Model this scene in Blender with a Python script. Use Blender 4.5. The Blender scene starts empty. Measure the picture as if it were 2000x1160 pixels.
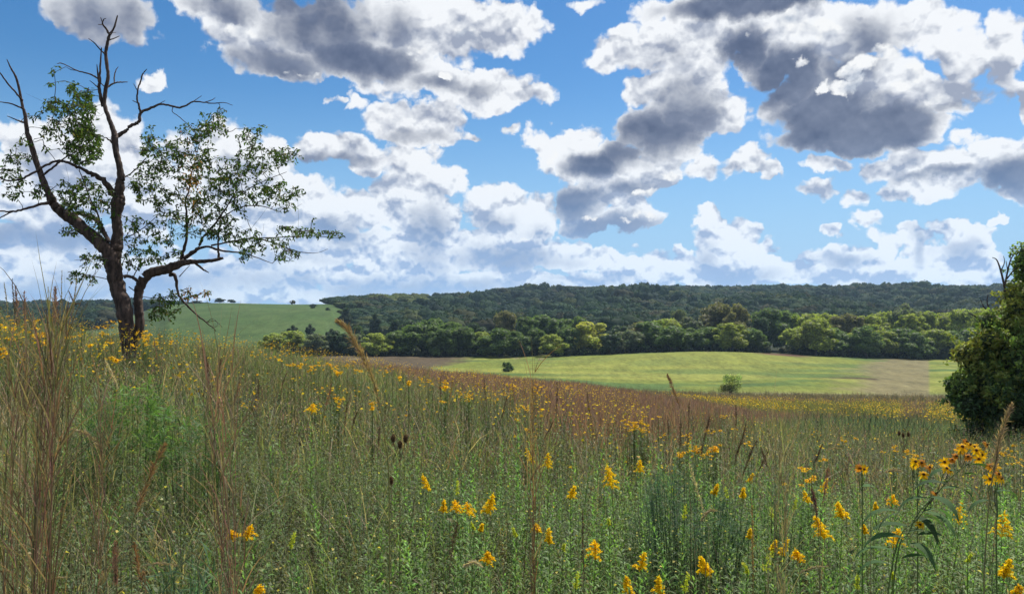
import bpy, math, random
import numpy as np
from mathutils import Vector
rng = np.random.default_rng(7)
random.seed(7)
scn = bpy.context.scene
COL = scn.collection
# ------------------------------------------------------------------ camera
F = 1511.0            # focal length in pixels of the 2000 px wide photograph
PITCH = math.radians(0.7)
cam_d = bpy.data.cameras.new('camera'); cam_d.sensor_width = 36; cam_d.lens = 36 * F / 2000
cam_d.clip_start = 0.05; cam_d.clip_end = 20000
cam = bpy.data.objects.new('camera', cam_d); COL.objects.link(cam)
cam.location = (0, 0, 0); cam.rotation_euler = (math.pi / 2 + PITCH, 0, 0)
scn.camera = cam
CP, SP = math.cos(PITCH), math.sin(PITCH)

def pdir(px, py):
    """world direction seen at a pixel of the photograph"""
    x = (px - 1000) / F; u = (580 - py) / F
    return np.array([x, CP - u * SP, SP + u * CP])
def at(px, py, Y):
    d = pdir(px, py); return d * (Y / d[1])
def azel(px, py):
    d = pdir(px, py); d = d / np.linalg.norm(d)
    return math.atan2(d[0], d[1]), math.asin(d[2])

# ------------------------------------------------------------------ custom properties
def tag(o, label=None, cat=None, group=None, kind=None):
    if label: o['label'] = label
    if cat: o['category'] = cat
    if group: o['group'] = group
    if kind: o['kind'] = kind
    return o
def empty(name, loc, rz=0.0):
    o = bpy.data.objects.new(name, None); COL.objects.link(o)
    o.empty_display_size = 0.2; o.location = loc; o.rotation_euler = (0, 0, rz); return o

# ------------------------------------------------------------------ node helper
class NT:
    def __init__(s, tree): s.t = tree; s.n = tree.nodes; s.l = tree.links
    def node(s, kind, **kw):
        n = s.n.new(kind)
        for k, v in kw.items(): setattr(n, k, v)
        return n
    def put(s, sock, v):
        if isinstance(v, bpy.types.NodeSocket): s.l.new(v, sock)
        elif v is not None: sock.default_value = v
    def math(s, op, a, b=None, c=None, clamp=False):
        n = s.node('ShaderNodeMath', operation=op, use_clamp=clamp)
        s.put(n.inputs[0], a); s.put(n.inputs[1], b); s.put(n.inputs[2], c); return n.outputs[0]
    def vmath(s, op, a, b=None, c=None):
        n = s.node('ShaderNodeVectorMath', operation=op)
        s.put(n.inputs[0], a)
        if op == 'SCALE': s.put(n.inputs['Scale'], b)
        else: s.put(n.inputs[1], b); s.put(n.inputs[2], c)
        return n.outputs['Value'] if op in ('DOT_PRODUCT', 'LENGTH') else n.outputs[0]
    def mix(s, f, a, b, mode='MIX'):
        n = s.node('ShaderNodeMix', data_type='RGBA', blend_type=mode)
        s.put(n.inputs[0], f); s.put(n.inputs[6], a); s.put(n.inputs[7], b); return n.outputs[2]
    def fmix(s, f, a, b):
        n = s.node('ShaderNodeMix', data_type='FLOAT')
        s.put(n.inputs[0], f); s.put(n.inputs[2], a); s.put(n.inputs[3], b); return n.outputs[0]
    def sstep(s, v, lo, hi):
        n = s.node('ShaderNodeMapRange', interpolation_type='SMOOTHSTEP')
        s.put(n.inputs[0], v); s.put(n.inputs[1], lo); s.put(n.inputs[2], hi); return n.outputs[0]
    def noise(s, vec, scale, detail=4, rough=0.55, col=False, lac=2.0, dist=0.0, dims='3D'):
        n = s.node('ShaderNodeTexNoise', noise_dimensions=dims)
        s.put(n.inputs['Vector'], vec); n.inputs['Scale'].default_value = scale
        n.inputs['Detail'].default_value = detail; n.inputs['Roughness'].default_value = rough
        n.inputs['Lacunarity'].default_value = lac; n.inputs['Distortion'].default_value = dist
        return n.outputs[1] if col else n.outputs[0]
    def voro(s, vec, scale, detail=0, rough=0.5, smooth=0.6):
        n = s.node('ShaderNodeTexVoronoi', feature='SMOOTH_F1', voronoi_dimensions='2D')
        s.put(n.inputs['Vector'], vec); n.inputs['Scale'].default_value = scale
        n.inputs['Detail'].default_value = detail; n.inputs['Roughness'].default_value = rough
        n.inputs['Smoothness'].default_value = smooth; return n.outputs['Distance']
def rgb(r, g, b): return (r, g, b, 1.0)
# ------------------------------------------------------------------ sun and sky
SUN_EL, SUN_AZ = math.radians(54), math.radians(36)      # high, ahead and to the right
sun_d = bpy.data.lights.new('sun', 'SUN'); sun_d.energy = 5.0; sun_d.angle = math.radians(0.6)
sun_d.color = (1.0, 0.95, 0.86)
sun = bpy.data.objects.new('sun', sun_d); COL.objects.link(sun)
sv = Vector((math.sin(SUN_AZ) * math.cos(SUN_EL), math.cos(SUN_AZ) * math.cos(SUN_EL), math.sin(SUN_EL)))
sun.rotation_euler = sv.to_track_quat('Z', 'Y').to_euler(); sun.location = (60, 80, 120)

world = bpy.data.worlds.new('World'); scn.world = world; world.use_nodes = True
w = NT(world.node_tree); w.n.clear()
tc = w.node('ShaderNodeTexCoord').outputs['Generated']
D = w.vmath('NORMALIZE', tc)
sep = w.node('ShaderNodeSeparateXYZ'); w.l.new(D, sep.inputs[0])
az = w.math('ARCTAN2', sep.outputs[0], sep.outputs[1]); el = w.math('ARCSINE', sep.outputs[2])
cmb = w.node('ShaderNodeCombineXYZ'); w.l.new(az, cmb.inputs[0]); w.l.new(el, cmb.inputs[1]); P = cmb.outputs[0]

sky = w.node('ShaderNodeTexSky', sky_type='NISHITA', sun_disc=False)
sky.sun_elevation = SUN_EL; sky.sun_rotation = SUN_AZ
sky.altitude = 300; sky.air_density = 1.0; sky.dust_density = 0.4; sky.ozone_density = 3.0
hs = w.node('ShaderNodeHueSaturation'); hs.inputs['Saturation'].default_value = 1.34; hs.inputs['Value'].default_value = 1.10
w.l.new(sky.outputs[0], hs.inputs['Color']); clear = hs.outputs[0]

# where the clouds of the day stand, in degrees of the sky (written as the photo's pixels, turned into azimuth / elevation)
WHITE = [ # x, y, rx, ry, weight
 (190,10,130,70,.9),(250,60,50,40,.7),(430,10,110,60,1),(480,70,110,55,1),(560,110,120,55,1),(660,80,190,80,1.1),(830,60,170,90,1.1),(960,50,105,60,1),
 (800,150,150,50,1),(940,170,120,48,1),(1010,185,60,32,1),(700,140,110,35,.9),
 (305,150,42,28,.95),(683,200,30,20,.6),(640,205,16,10,.5),(1000,255,20,12,.5),
 (175,300,120,100,1),(40,260,60,60,.9),(100,360,160,90,1.1),(300,380,180,80,1),(450,350,140,110,1),(560,410,150,85,1.1),(610,470,150,60,1),(700,420,55,50,.9),(520,290,40,40,.8),
 (650,285,90,38,1),(730,315,60,35,1),(590,280,45,25,.8),
 (760,225,60,40,.9),(830,240,80,50,1),(870,265,50,30,.8),(920,268,25,14,.6),(800,310,70,50,.9),(830,350,60,50,.9),
 (800,420,70,90,1.1),(855,470,70,100,1.1),(765,500,60,80,.9),(890,350,36,45,.8),(950,400,80,50,1),(1020,430,80,60,1),(980,490,120,50,1.1),(1100,490,100,40,1),(1180,495,70,30,.9),(1240,520,70,28,.8),
 (640,540,260,40,.8),(900,560,330,40,.9),(1200,550,120,24,.9),(60,500,130,60,1),(220,540,260,70,1),(0,570,220,60,1),(420,555,240,60,1),(640,585,300,26,.8),(130,470,160,40,1),
 (1150,2,60,22,.7),
 (1180,110,65,45,1),(1260,90,90,55,1),(1340,120,110,90,1),(1270,170,70,40,.9),(1350,200,100,70,1.1),(1420,210,40,60,.8),(1300,250,90,60,1),(1390,60,120,60,1),
 (1050,285,40,45,.9),(1130,262,70,28,.9),(1160,320,110,60,1.1),(1050,320,30,30,.6),(1250,335,120,55,1.1),(1140,390,80,50,1),(1220,425,80,34,1),(1150,440,60,20,.8),(1180,370,120,40,.9),
 (1390,325,60,35,.9),(1460,320,70,32,.9),(1515,335,35,20,.7),(1300,300,80,40,.9),
 (1440,10,230,50,1.1),(1540,80,150,80,1.1),(1580,185,125,90,1.2),(1545,160,60,60,1),(1650,255,170,42,1.1),(1740,180,120,90,1.1),(1690,60,130,70,1),(1820,60,110,70,1),(1850,190,110,60,1.1),(1900,110,70,60,.9),(1780,255,110,40,1.1),
 (1980,100,45,90,.9),(1995,200,30,50,.8),(1960,40,40,40,.6),(1480,130,60,60,1),
 (1630,313,50,20,.8),(1600,370,55,26,.8),(1660,378,50,22,.8),(1780,320,90,36,.9),(1840,350,130,44,1.1),(1760,370,80,26,.9),(1950,330,80,60,1.1),(1990,370,50,32,.9),(1880,285,30,20,.6),
 (1395,440,38,34,.9),(1420,480,70,45,1),(1350,520,50,40,.9),(1480,490,40,20,.7),(1450,530,110,34,1),(1606,449,30,18,.75),(1650,500,90,36,1),(1700,420,55,26,.8),(1720,460,50,34,.8),
 (1780,470,44,50,1),(1880,460,80,34,1),(1920,500,70,44,1),(1820,510,120,40,1),(1600,535,200,26,.9),(1950,425,24,15,.7),(1950,540,120,24,.9),
]
DARK = [
 (200,20,120,70,.6),(640,60,110,80,.75),(560,125,100,34,.8),(700,125,120,36,.95),(760,60,80,60,.45),(850,165,90,20,.6),(950,175,50,20,.55),(440,15,90,35,.6),(600,10,120,40,.7),
 (1340,205,70,50,.75),(1290,260,80,50,.85),(1160,320,75,30,1),(1230,300,60,34,.75),(1120,395,60,34,.9),(1190,445,90,26,.9),(1290,110,40,30,.3),(1220,370,50,16,.6),
 (1500,2,220,30,1),(1460,100,44,50,.9),(1530,160,80,60,1.1),(1610,220,110,55,1.2),(1700,250,130,44,1.3),(1640,130,90,34,.8),(1700,80,70,60,.55),(1780,235,60,34,.9),(1590,265,80,26,1),
 (1970,345,60,40,1),(1830,345,110,12,.6),(1860,215,70,12,.6),(660,312,110,14,.6),(810,262,70,16,.5),(1250,125,60,30,.25),(1400,330,90,12,.3),
 (845,470,46,75,.6),(650,455,85,28,.6),(1000,505,120,28,.7),(1790,480,26,44,.6),(1430,538,90,18,.55),(1870,490,60,30,.55),(780,560,290,22,.65),(100,465,190,28,.75),(80,570,250,24,.65),(1640,505,60,16,.6),(330,545,240,30,.65),(560,505,120,18,.5),(1380,500,26,30,.5),(1150,545,100,10,.5),(950,440,60,30,.4),(1040,455,60,20,.3),
]
FRONT = [
 (1700,120,90,30,.9),(1650,160,60,24,.8),(1800,130,80,36,.9),(1850,195,80,34,1),(1608,160,24,24,.8),(1544,136,26,15,.65),(1740,165,40,16,.7),(1560,60,110,34,.8),
 (1165,425,26,9,.7),(1250,425,44,20,.9),(1210,436,30,7,.6),(1270,385,60,12,.7),(1200,350,50,12,.5),(1330,345,40,18,.7),
 (930,80,60,40,.5),(470,60,60,30,.8),(800,105,60,14,.6),(870,155,40,12,.7),(600,150,40,10,.5),(1050,290,36,36,.7),(1000,470,30,8,.6),(880,410,16,70,.4),
]
def blobs(vec, lst, gain=1.0, grow=1.12):
    acc = None
    for (x, y, rx, ry, wt) in lst:
        a0, e0 = azel(x, y); a1, _ = azel(x + rx, y); _, e1 = azel(x, y - ry)
        ra, re = abs(a1 - a0) * grow, abs(e1 - e0) * grow
        v = w.vmath('MULTIPLY_ADD', vec, (1 / ra, 1 / re, 0), (-a0 / ra, -e0 / re, 0))
        d = w.vmath('DOT_PRODUCT', v, v)
        s = w.math('MULTIPLY_ADD', d, -wt * gain, wt * gain)
        acc = s if acc is None else w.math('MAXIMUM', acc, s)
    return w.math('MAXIMUM', acc, 0.0)
# large and small wandering of the outlines
wn = w.noise(P, 9.0, 3, 0.6, col=True, dims='2D')
wv = w.vmath('SUBTRACT', wn, (0.5, 0.5, 0.5))
wn2 = w.noise(P, 34.0, 5, 0.6, col=True, dims='2D')
wv2 = w.vmath('SUBTRACT', wn2, (0.5, 0.5, 0.5))
P1 = w.vmath('MULTIPLY_ADD', wv, (0.075, 0.05, 0), P)
P1 = w.vmath('MULTIPLY_ADD', wv2, (0.030, 0.024, 0), P1)
def billow(vec):
    q = w.vmath('MULTIPLY_ADD', wv2, (0.014, 0.014, 0), vec)
    v = w.voro(w.vmath('MULTIPLY', q, (1.0, 1.25, 1)), 18.0, 3.0, 0.55, 0.40)
    n = w.noise(vec, 30.0, 6, 0.62, dims='2D')
    return w.math('MULTIPLY_ADD', v, -1.0, w.math('MULTIPLY_ADD', n, 0.55, 0.62))   # about 0 .. 1
H0 = billow(P)
Lx, Ly = 0.10, 1.0
H1 = billow(w.vmath('ADD', P, (Lx * 0.0075, Ly * 0.0075, 0)))
n3 = w.noise(P, 7.0, 2, 0.45, dims='2D')
def heap(vec):
    return w.math('MULTIPLY', w.voro(w.vmath('MULTIPLY_ADD', wv2, (0.02, 0.02, 0), vec), 13.0, 1.0, 0.5, 0.6), -1.0)
R2 = w.math('SUBTRACT', heap(P), heap(w.vmath('ADD', P, (0.004, 0.017, 0))))
low = w.sstep(el, 0.22, 0.0)                       # towards the horizon clouds are far off: small and pale
WB = blobs(P1, WHITE, 1.25, 1.20)
P1s = w.vmath('MULTIPLY_ADD', wv, (0.05, 0.03, 0), P)
WU = blobs(w.vmath('ADD', P1s, (0.006, 0.030, 0)), WHITE, 1.25, 1.20); WD = blobs(w.vmath('ADD', P1s, (-0.004, -0.012, 0)), WHITE, 1.25, 1.20)
under = w.math('SUBTRACT', WU, WD)
S = w.math('ADD', WB, w.math('MULTIPLY_ADD', H0, 0.72, -0.34))
alpha = w.sstep(S, 0.09, w.math('MULTIPLY_ADD', low, -0.14, 0.44))
alpha = w.math('MULTIPLY', alpha, w.sstep(WB, 0.0, 0.15))
relief = w.math('MULTIPLY_ADD', w.math('SUBTRACT', H0, H1), w.math('MULTIPLY_ADD', low, 1.9, 1.7), w.math('MULTIPLY', R2, 1.8))
thick = w.sstep(S, 0.30, 1.5)
shade = w.math('ADD', w.math('MULTIPLY', thick, 0.42), w.math('MULTIPLY_ADD', n3, 0.75, -0.30))
shade = w.math('ADD', shade, w.math('MULTIPLY', w.math('ADD', under, 0.12), w.math('MULTIPLY_ADD', thick, 0.9, 0.25)))
shade = w.math('SUBTRACT', shade, relief, clamp=True)
cw = w.mix(low, rgb(.80, .82, .85), rgb(.72, .80, .90))
cg = w.mix(low, rgb(.30, .34, .44), rgb(.31, .45, .70))
ccol = w.mix(shade, cw, cg)
# dark undersides
Dd = w.math('ADD', blobs(w.vmath('MULTIPLY_ADD', wv, (0.05, 0.03, 0), w.vmath('MULTIPLY_ADD', wv2, (0.026, 0.02, 0), P)), DARK, 1.0, 1.34), w.math('MULTIPLY_ADD', H0, 0.30, -0.08))
dal = w.sstep(Dd, 0.02, 0.80)
cd = w.mix(low, rgb(.080, .108, .19), rgb(.24, .39, .66))
cd = w.mix(w.math('MULTIPLY', w.math('ADD', n3, w.math('MULTIPLY', relief, 0.5)), 0.28, clamp=True), cd, rgb(.36, .41, .52))
ccol = w.mix(dal, ccol, cd)
# sunlit heaps in front of them
Ff = w.math('ADD', blobs(P1, FRONT), w.math('MULTIPLY_ADD', H0, 0.8, -0.48))
fal = w.sstep(Ff, 0.12, 0.42)
fcol = w.mix(w.math('SUBTRACT', 0.22, relief, clamp=True), rgb(.82, .83, .84), rgb(.42, .47, .56))
ccol = w.mix(fal, ccol, fcol)
ccol = w.vmath('SCALE', ccol, SKYK := 11.5)
# thin veil near the horizon
veil = w.math('MULTIPLY', w.sstep(el, 0.30, -0.02), 0.95)
clear2 = w.mix(veil, clear, (0.27 * SKYK, 0.49 * SKYK, 0.77 * SKYK, 1))
front = w.mix(alpha, clear2, ccol)
# the rest of the sky: made-up clouds, brightened to add fill light
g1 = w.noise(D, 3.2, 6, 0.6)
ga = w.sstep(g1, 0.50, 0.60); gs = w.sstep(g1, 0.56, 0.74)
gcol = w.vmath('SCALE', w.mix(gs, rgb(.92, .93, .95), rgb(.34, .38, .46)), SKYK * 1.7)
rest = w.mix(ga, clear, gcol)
STR = 0.10 / 1.27
b1 = w.node('ShaderNodeBackground'); w.l.new(front, b1.inputs[0]); b1.inputs[1].default_value = STR
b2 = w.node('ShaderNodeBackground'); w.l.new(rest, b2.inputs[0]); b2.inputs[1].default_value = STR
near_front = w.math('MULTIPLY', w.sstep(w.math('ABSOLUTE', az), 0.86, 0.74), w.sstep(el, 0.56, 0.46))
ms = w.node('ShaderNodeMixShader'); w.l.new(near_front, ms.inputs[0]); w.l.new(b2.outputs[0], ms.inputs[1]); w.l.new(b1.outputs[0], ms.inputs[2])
wo = w.node('ShaderNodeOutputWorld'); w.l.new(ms.outputs[0], wo.inputs[0])
world.cycles.sampling_method = 'MANUAL'; world.cycles.sample_map_resolution = 512
scn.view_settings.view_transform = 'Standard'; scn.view_settings.look = 'None'
scn.view_settings.exposure = 0.345; scn.view_settings.gamma = 1.0
scn.cycles.max_bounces = 6; scn.cycles.diffuse_bounces = 3; scn.cycles.transmission_bounces = 4
scn.cycles.glossy_bounces = 2; scn.cycles.volume_bounces = 0; scn.cycles.transparent_max_bounces = 4
scn.cycles.use_denoising = True
# ------------------------------------------------------------------ mesh accumulation (quads only, colour per vertex)
class Acc:
    def __init__(s): s.v = []; s.f = []; s.c = []; s.n = 0
    def add(s, v, f, c):
        v = np.asarray(v, np.float32).reshape(-1, 3); f = np.asarray(f, np.int64).reshape(-1, 4)
        c = np.asarray(c, np.float32)
        if c.ndim == 1: c = np.tile(c, (len(v), 1))
        s.v.append(v); s.f.append(f + s.n); s.c.append(c.reshape(-1, 3)); s.n += len(v)
    def mesh(s, name, mat, smooth=False):
        v = np.concatenate(s.v); f = np.concatenate(s.f).astype(np.int32); c = np.concatenate(s.c)
        m = bpy.data.meshes.new(name)
        m.vertices.add(len(v)); m.vertices.foreach_set('co', v.ravel())
        m.loops.add(f.size); m.loops.foreach_set('vertex_index', f.ravel())
        m.polygons.add(len(f)); m.polygons.foreach_set('loop_start', np.arange(0, f.size, 4, dtype=np.int32))
        if smooth: m.polygons.foreach_set('use_smooth', np.ones(len(f), bool))
        a = m.color_attributes.new('col', 'BYTE_COLOR', 'POINT')
        a.data.foreach_set('color', np.concatenate([np.clip(c, 0, 1), np.ones((len(c), 1), np.float32)], 1).ravel())
        m.materials.append(mat); m.update(); return m
    def obj(s, name, mat, parent=None, smooth=False, loc=None):
        if not s.v: return None
        o = bpy.data.objects.new(name, s.mesh(name, mat, smooth)); COL.objects.link(o)
        if parent: o.parent = parent
        if loc is not None: o.location = loc
        return o
def A(x, n): return np.broadcast_to(np.asarray(x, float), (n,)).copy()
def path(base, az, el, L, bend, k):
    """centre lines: start direction (az, el), the elevation falls by bend along the way"""
    n = len(base); az, el, L, bend = A(az, n), A(el, n), A(L, n), A(bend, n)
    t = (np.arange(k) + 0.5) / k
    e = el[:, None] - bend[:, None] * t[None] ** 1.3
    d = np.stack([np.cos(e) * np.sin(az)[:, None], np.cos(e) * np.cos(az)[:, None], np.sin(e)], -1) * (L / k)[:, None, None]
    p = np.concatenate([base[:, None, :], base[:, None, :] + np.cumsum(d, 1)], 1)
    return p
PROF = {'leaf': lambda t: np.sin(np.pi * np.clip(t, 0, 1) ** 0.8) * 0.97 + 0.03, 'blade': lambda t: (1 - t) ** 0.6 * 0.97 + 0.03,
        'petal': lambda t: np.sin(np.pi * np.clip(t * 0.86 + 0.1, 0, 1)) * 0.9 + 0.1, 'flat': lambda t: t * 0 + 1}
def ribbons(acc, base, az, el, L, W, bend, k, col, prof='leaf', roll=0.0, shade=0.0):
    n = len(base)
    if n == 0: return
    p = path(base, az, el, L, bend, k); az = A(az, n); roll = A(roll, n)
    side = np.stack([np.cos(az), -np.sin(az), np.zeros(n)], -1)
    d = p[:, 1] - p[:, 0]; d /= np.linalg.norm(d, axis=1)[:, None] + 1e-9
    up = np.cross(side, d)
    side = side * np.cos(roll)[:, None] + up * np.sin(roll)[:, None]
    w = PROF[prof](np.linspace(0, 1, k + 1))[None, :, None] * (A(W, n) / 2)[:, None, None]
    v = np.stack([p - side[:, None] * w, p + side[:, None] * w], 2)          # n, k+1, 2, 3
    idx = np.arange(n)[:, None] * (2 * (k + 1)) + 2 * np.arange(k)[None]
    f = np.stack([idx, idx + 1, idx + 3, idx + 2], -1)
    c = np.asarray(col, float); c = np.broadcast_to(c, (n, 3))
    c = np.repeat(c[:, None], 2 * (k + 1), 1)
    acc.add(v, f, c)
def tubes(acc, pts, r, col, sides=3):
    """pts n,k,3 ; r n,k"""
    n, k = pts.shape[:2]
    if n == 0: return
    d = np.gradient(pts, axis=1); d /= np.linalg.norm(d, axis=2, keepdims=True) + 1e-9
    ref = np.where(np.abs(d[..., 2:3]) > 0.8, np.array([1.0, 0, 0]), np.array([0, 0, 1.0]))
    a = np.cross(d, ref); a /= np.linalg.norm(a, axis=2, keepdims=True) + 1e-9; b = np.cross(d, a)
    an = np.arange(sides) / sides * 2 * np.pi
    v = pts[:, :, None] + r[:, :, None, None] * (a[:, :, None] * np.cos(an)[None, None, :, None] + b[:, :, None] * np.sin(an)[None, None, :, None])
    base = np.arange(n)[:, None, None] * (k * sides) + np.arange(k - 1)[None, :, None] * sides
    j = np.arange(sides)[None, None]; j2 = (j + 1) % sides
    f = np.stack([base + j, base + j2, base + sides + j2, base + sides + j], -1)
    c = np.broadcast_to(np.asarray(col, float), (n, 3)); c = np.repeat(c[:, None], k * sides, 1)
    acc.add(v, f, c)
def spline(pts, sub=6):
    """Catmull-Rom through rows of any width"""
    P_ = np.asarray(pts, float)
    if len(P_) < 3: 
        t = np.linspace(0, 1, sub + 1)[:, None]; return P_[0] * (1 - t) + P_[-1] * t
    P_ = np.vstack([2 * P_[0] - P_[1], P_, 2 * P_[-1] - P_[-2]]); out = []
    for i in range(1, len(P_) - 2):
        for t in np.arange(sub) / sub:
            a, b, c, d = P_[i - 1:i + 3]
            out.append(0.5 * (2 * b + (c - a) * t + (2 * a - 5 * b + 4 * c - d) * t * t + (3 * b - a - 3 * c + d) * t ** 3))
    out.append(P_[-2]); return np.array(out)
def U(a, b, n=None): return rng.uniform(a, b, n)
def vary(col, n, s=0.18, hue=0.06):
    c = np.broadcast_to(np.asarray(col, float), (n, 3)) * np.exp(rng.normal(0, s, (n, 1)))
    return np.clip(c * np.exp(rng.normal(0, hue, (n, 3))), 0.004, 0.95)
def pick(cols, n, wts=None):
    cols = np.asarray(cols, float); wts = None if wts is None else np.asarray(wts, float) / sum(wts)
    return cols[rng.choice(len(cols), n, p=wts)]

# ------------------------------------------------------------------ materials
def leaf_mat(name, trans=0.35, rough=0.6, objcol=False, spec=0.3, nscale=0, gain=1.0):
    m = bpy.data.materials.new(name); m.use_nodes = True; t = NT(m.node_tree); t.n.clear()
    c = t.node('ShaderNodeAttribute', attribute_name='col').outputs['Color']
    if objcol: c = t.mix(1.0, c, t.node('ShaderNodeObjectInfo').outputs['Color'], 'MULTIPLY')
    if nscale:
        tcn = t.node('ShaderNodeTexCoord').outputs['Object']
        n = t.noise(tcn, nscale, 3, 0.6)
        c = t.vmath('SCALE', c, t.math('MULTIPLY_ADD', n, 1.0, 0.5))
    p = t.node('ShaderNodeBsdfPrincipled'); t.put(p.inputs['Base Color'], c)
    p.inputs['Roughness'].default_value = rough; p.inputs['Specular IOR Level'].default_value = spec
    out = p.outputs[0]
    if trans > 0:
        tr = t.node('ShaderNodeBsdfTranslucent'); t.put(tr.inputs[0], t.mix(1.0, c, rgb(1.5, 1.6, 0.8), 'MULTIPLY'))
        ms_ = t.node('ShaderNodeMixShader'); ms_.inputs[0].default_value = trans
        t.l.new(p.outputs[0], ms_.inputs[1]); t.l.new(tr.outputs[0], ms_.inputs[2]); out = ms_.outputs[0]
    o = t.node('ShaderNodeOutputMaterial'); t.l.new(out, o.inputs[0]); return m
def bark_mat(name, c1, c2, scale=6.0, bump=0.02):
    m = bpy.data.materials.new(name); m.use_nodes = True; t = NT(m.node_tree); t.n.clear()
    oc = t.node('ShaderNodeTexCoord').outputs['Object']
    v = t.vmath('MULTIPLY', oc, (1, 1, 0.28))
    n = t.noise(v, scale * 2.2, 6, 0.65); n2 = t.noise(oc, scale * 5, 3, 0.6)
    fac = t.sstep(n, 0.38, 0.62)
    c = t.mix(fac, c1, c2); c = t.mix(t.sstep(n2, 0.66, 0.76), c, rgb(.23, .23, .20))
    c = t.mix(1.0, c, t.node('ShaderNodeAttribute', attribute_name='col').outputs['Color'], 'MULTIPLY')
    p = t.node('ShaderNodeBsdfPrincipled'); t.put(p.inputs['Base Color'], c); p.inputs['Roughness'].default_value = 0.9
    b = t.node('ShaderNodeBump'); b.inputs['Distance'].default_value = bump; b.inputs['Strength'].default_value = 0.9
    t.l.new(n, b.inputs['Height']); t.l.new(b.outputs[0], p.inputs['Normal'])
    o = t.node('ShaderNodeOutputMaterial'); t.l.new(p.outputs[0], o.inputs[0]); return m
M_VEG = leaf_mat('meadow_leaf', 0.42)
M_TREE = leaf_mat('tree_leaf', 0.40, objcol=True)
M_FLOWER = leaf_mat('petal', 0.45, 0.7, spec=0.1)
M_WOOD_FAR = leaf_mat('distant_wood', 0.25, 0.8, spec=0.1)
M_BARK = bark_mat('bark', rgb(.028, .017, .013), rgb(.095, .060, .044))
M_PLAIN = leaf_mat('dry_matter', 0.15, 0.8, spec=0.15)
# ------------------------------------------------------------------ lie of the land: height at (distance, azimuth)
KY = np.array([2, 5, 10, 20, 30, 40, 60, 80, 110, 150, 200, 260, 330], float)
TAB = {
 -400: [-1.62, -1.62, -1.40, -.85, -1.05, -2.1, -5.2, -8, -11, -14, -16.5, -17.2, -17],
 0:    [-1.65, -1.68, -1.50, -1.00, -1.20, -2.2, -5.2, -8, -11, -14, -16.5, -17.2, -17],
 300:  [-1.68, -1.72, -1.68, -1.62, -1.90, -2.8, -5.4, -8, -11, -14, -16.5, -17.2, -17],
 500:  [-1.70, -1.76, -1.83, -1.95, -2.20, -2.95, -5.3, -7.6, -11, -14, -16.5, -17.2, -17],
 700:  [-1.70, -1.80, -2.00, -2.45, -3.0, -3.65, -5.0, -6.9, -10.3, -14, -16.5, -17.2, -17],
 900:  [-1.72, -1.84, -2.15, -2.80, -3.5, -4.25, -5.75, -7.5, -11, -14.6, -16.8, -17.2, -17],
 1100: [-1.74, -1.88, -2.30, -3.10, -4.0, -4.90, -6.5, -8.4, -12, -15.5, -17.0, -17.2, -17],
 1300: [-1.76, -1.92, -2.40, -3.40, -4.5, -5.6, -7.6, -9.9, -13.4, -16.2, -17.1, -17.2, -17],
 1500: [-1.78, -1.96, -2.50, -3.65, -5.0, -6.3, -8.8, -11.2, -14.0, -16.4, -17.1, -17.2, -17],
 1900: [-1.80, -2.00, -2.62, -4.00, -5.5, -7.0, -9.6, -11.8, -14.5, -16.5, -17.1, -17.2, -17],
 2400: [-1.80, -2.00, -2.60, -4.00, -5.5, -7.0, -9.6, -11.8, -14.5, -16.5, -17.1, -17.2, -17]}
CX = np.array(sorted(TAB)); CZ = np.array([TAB[k] for k in sorted(TAB)])
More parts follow.
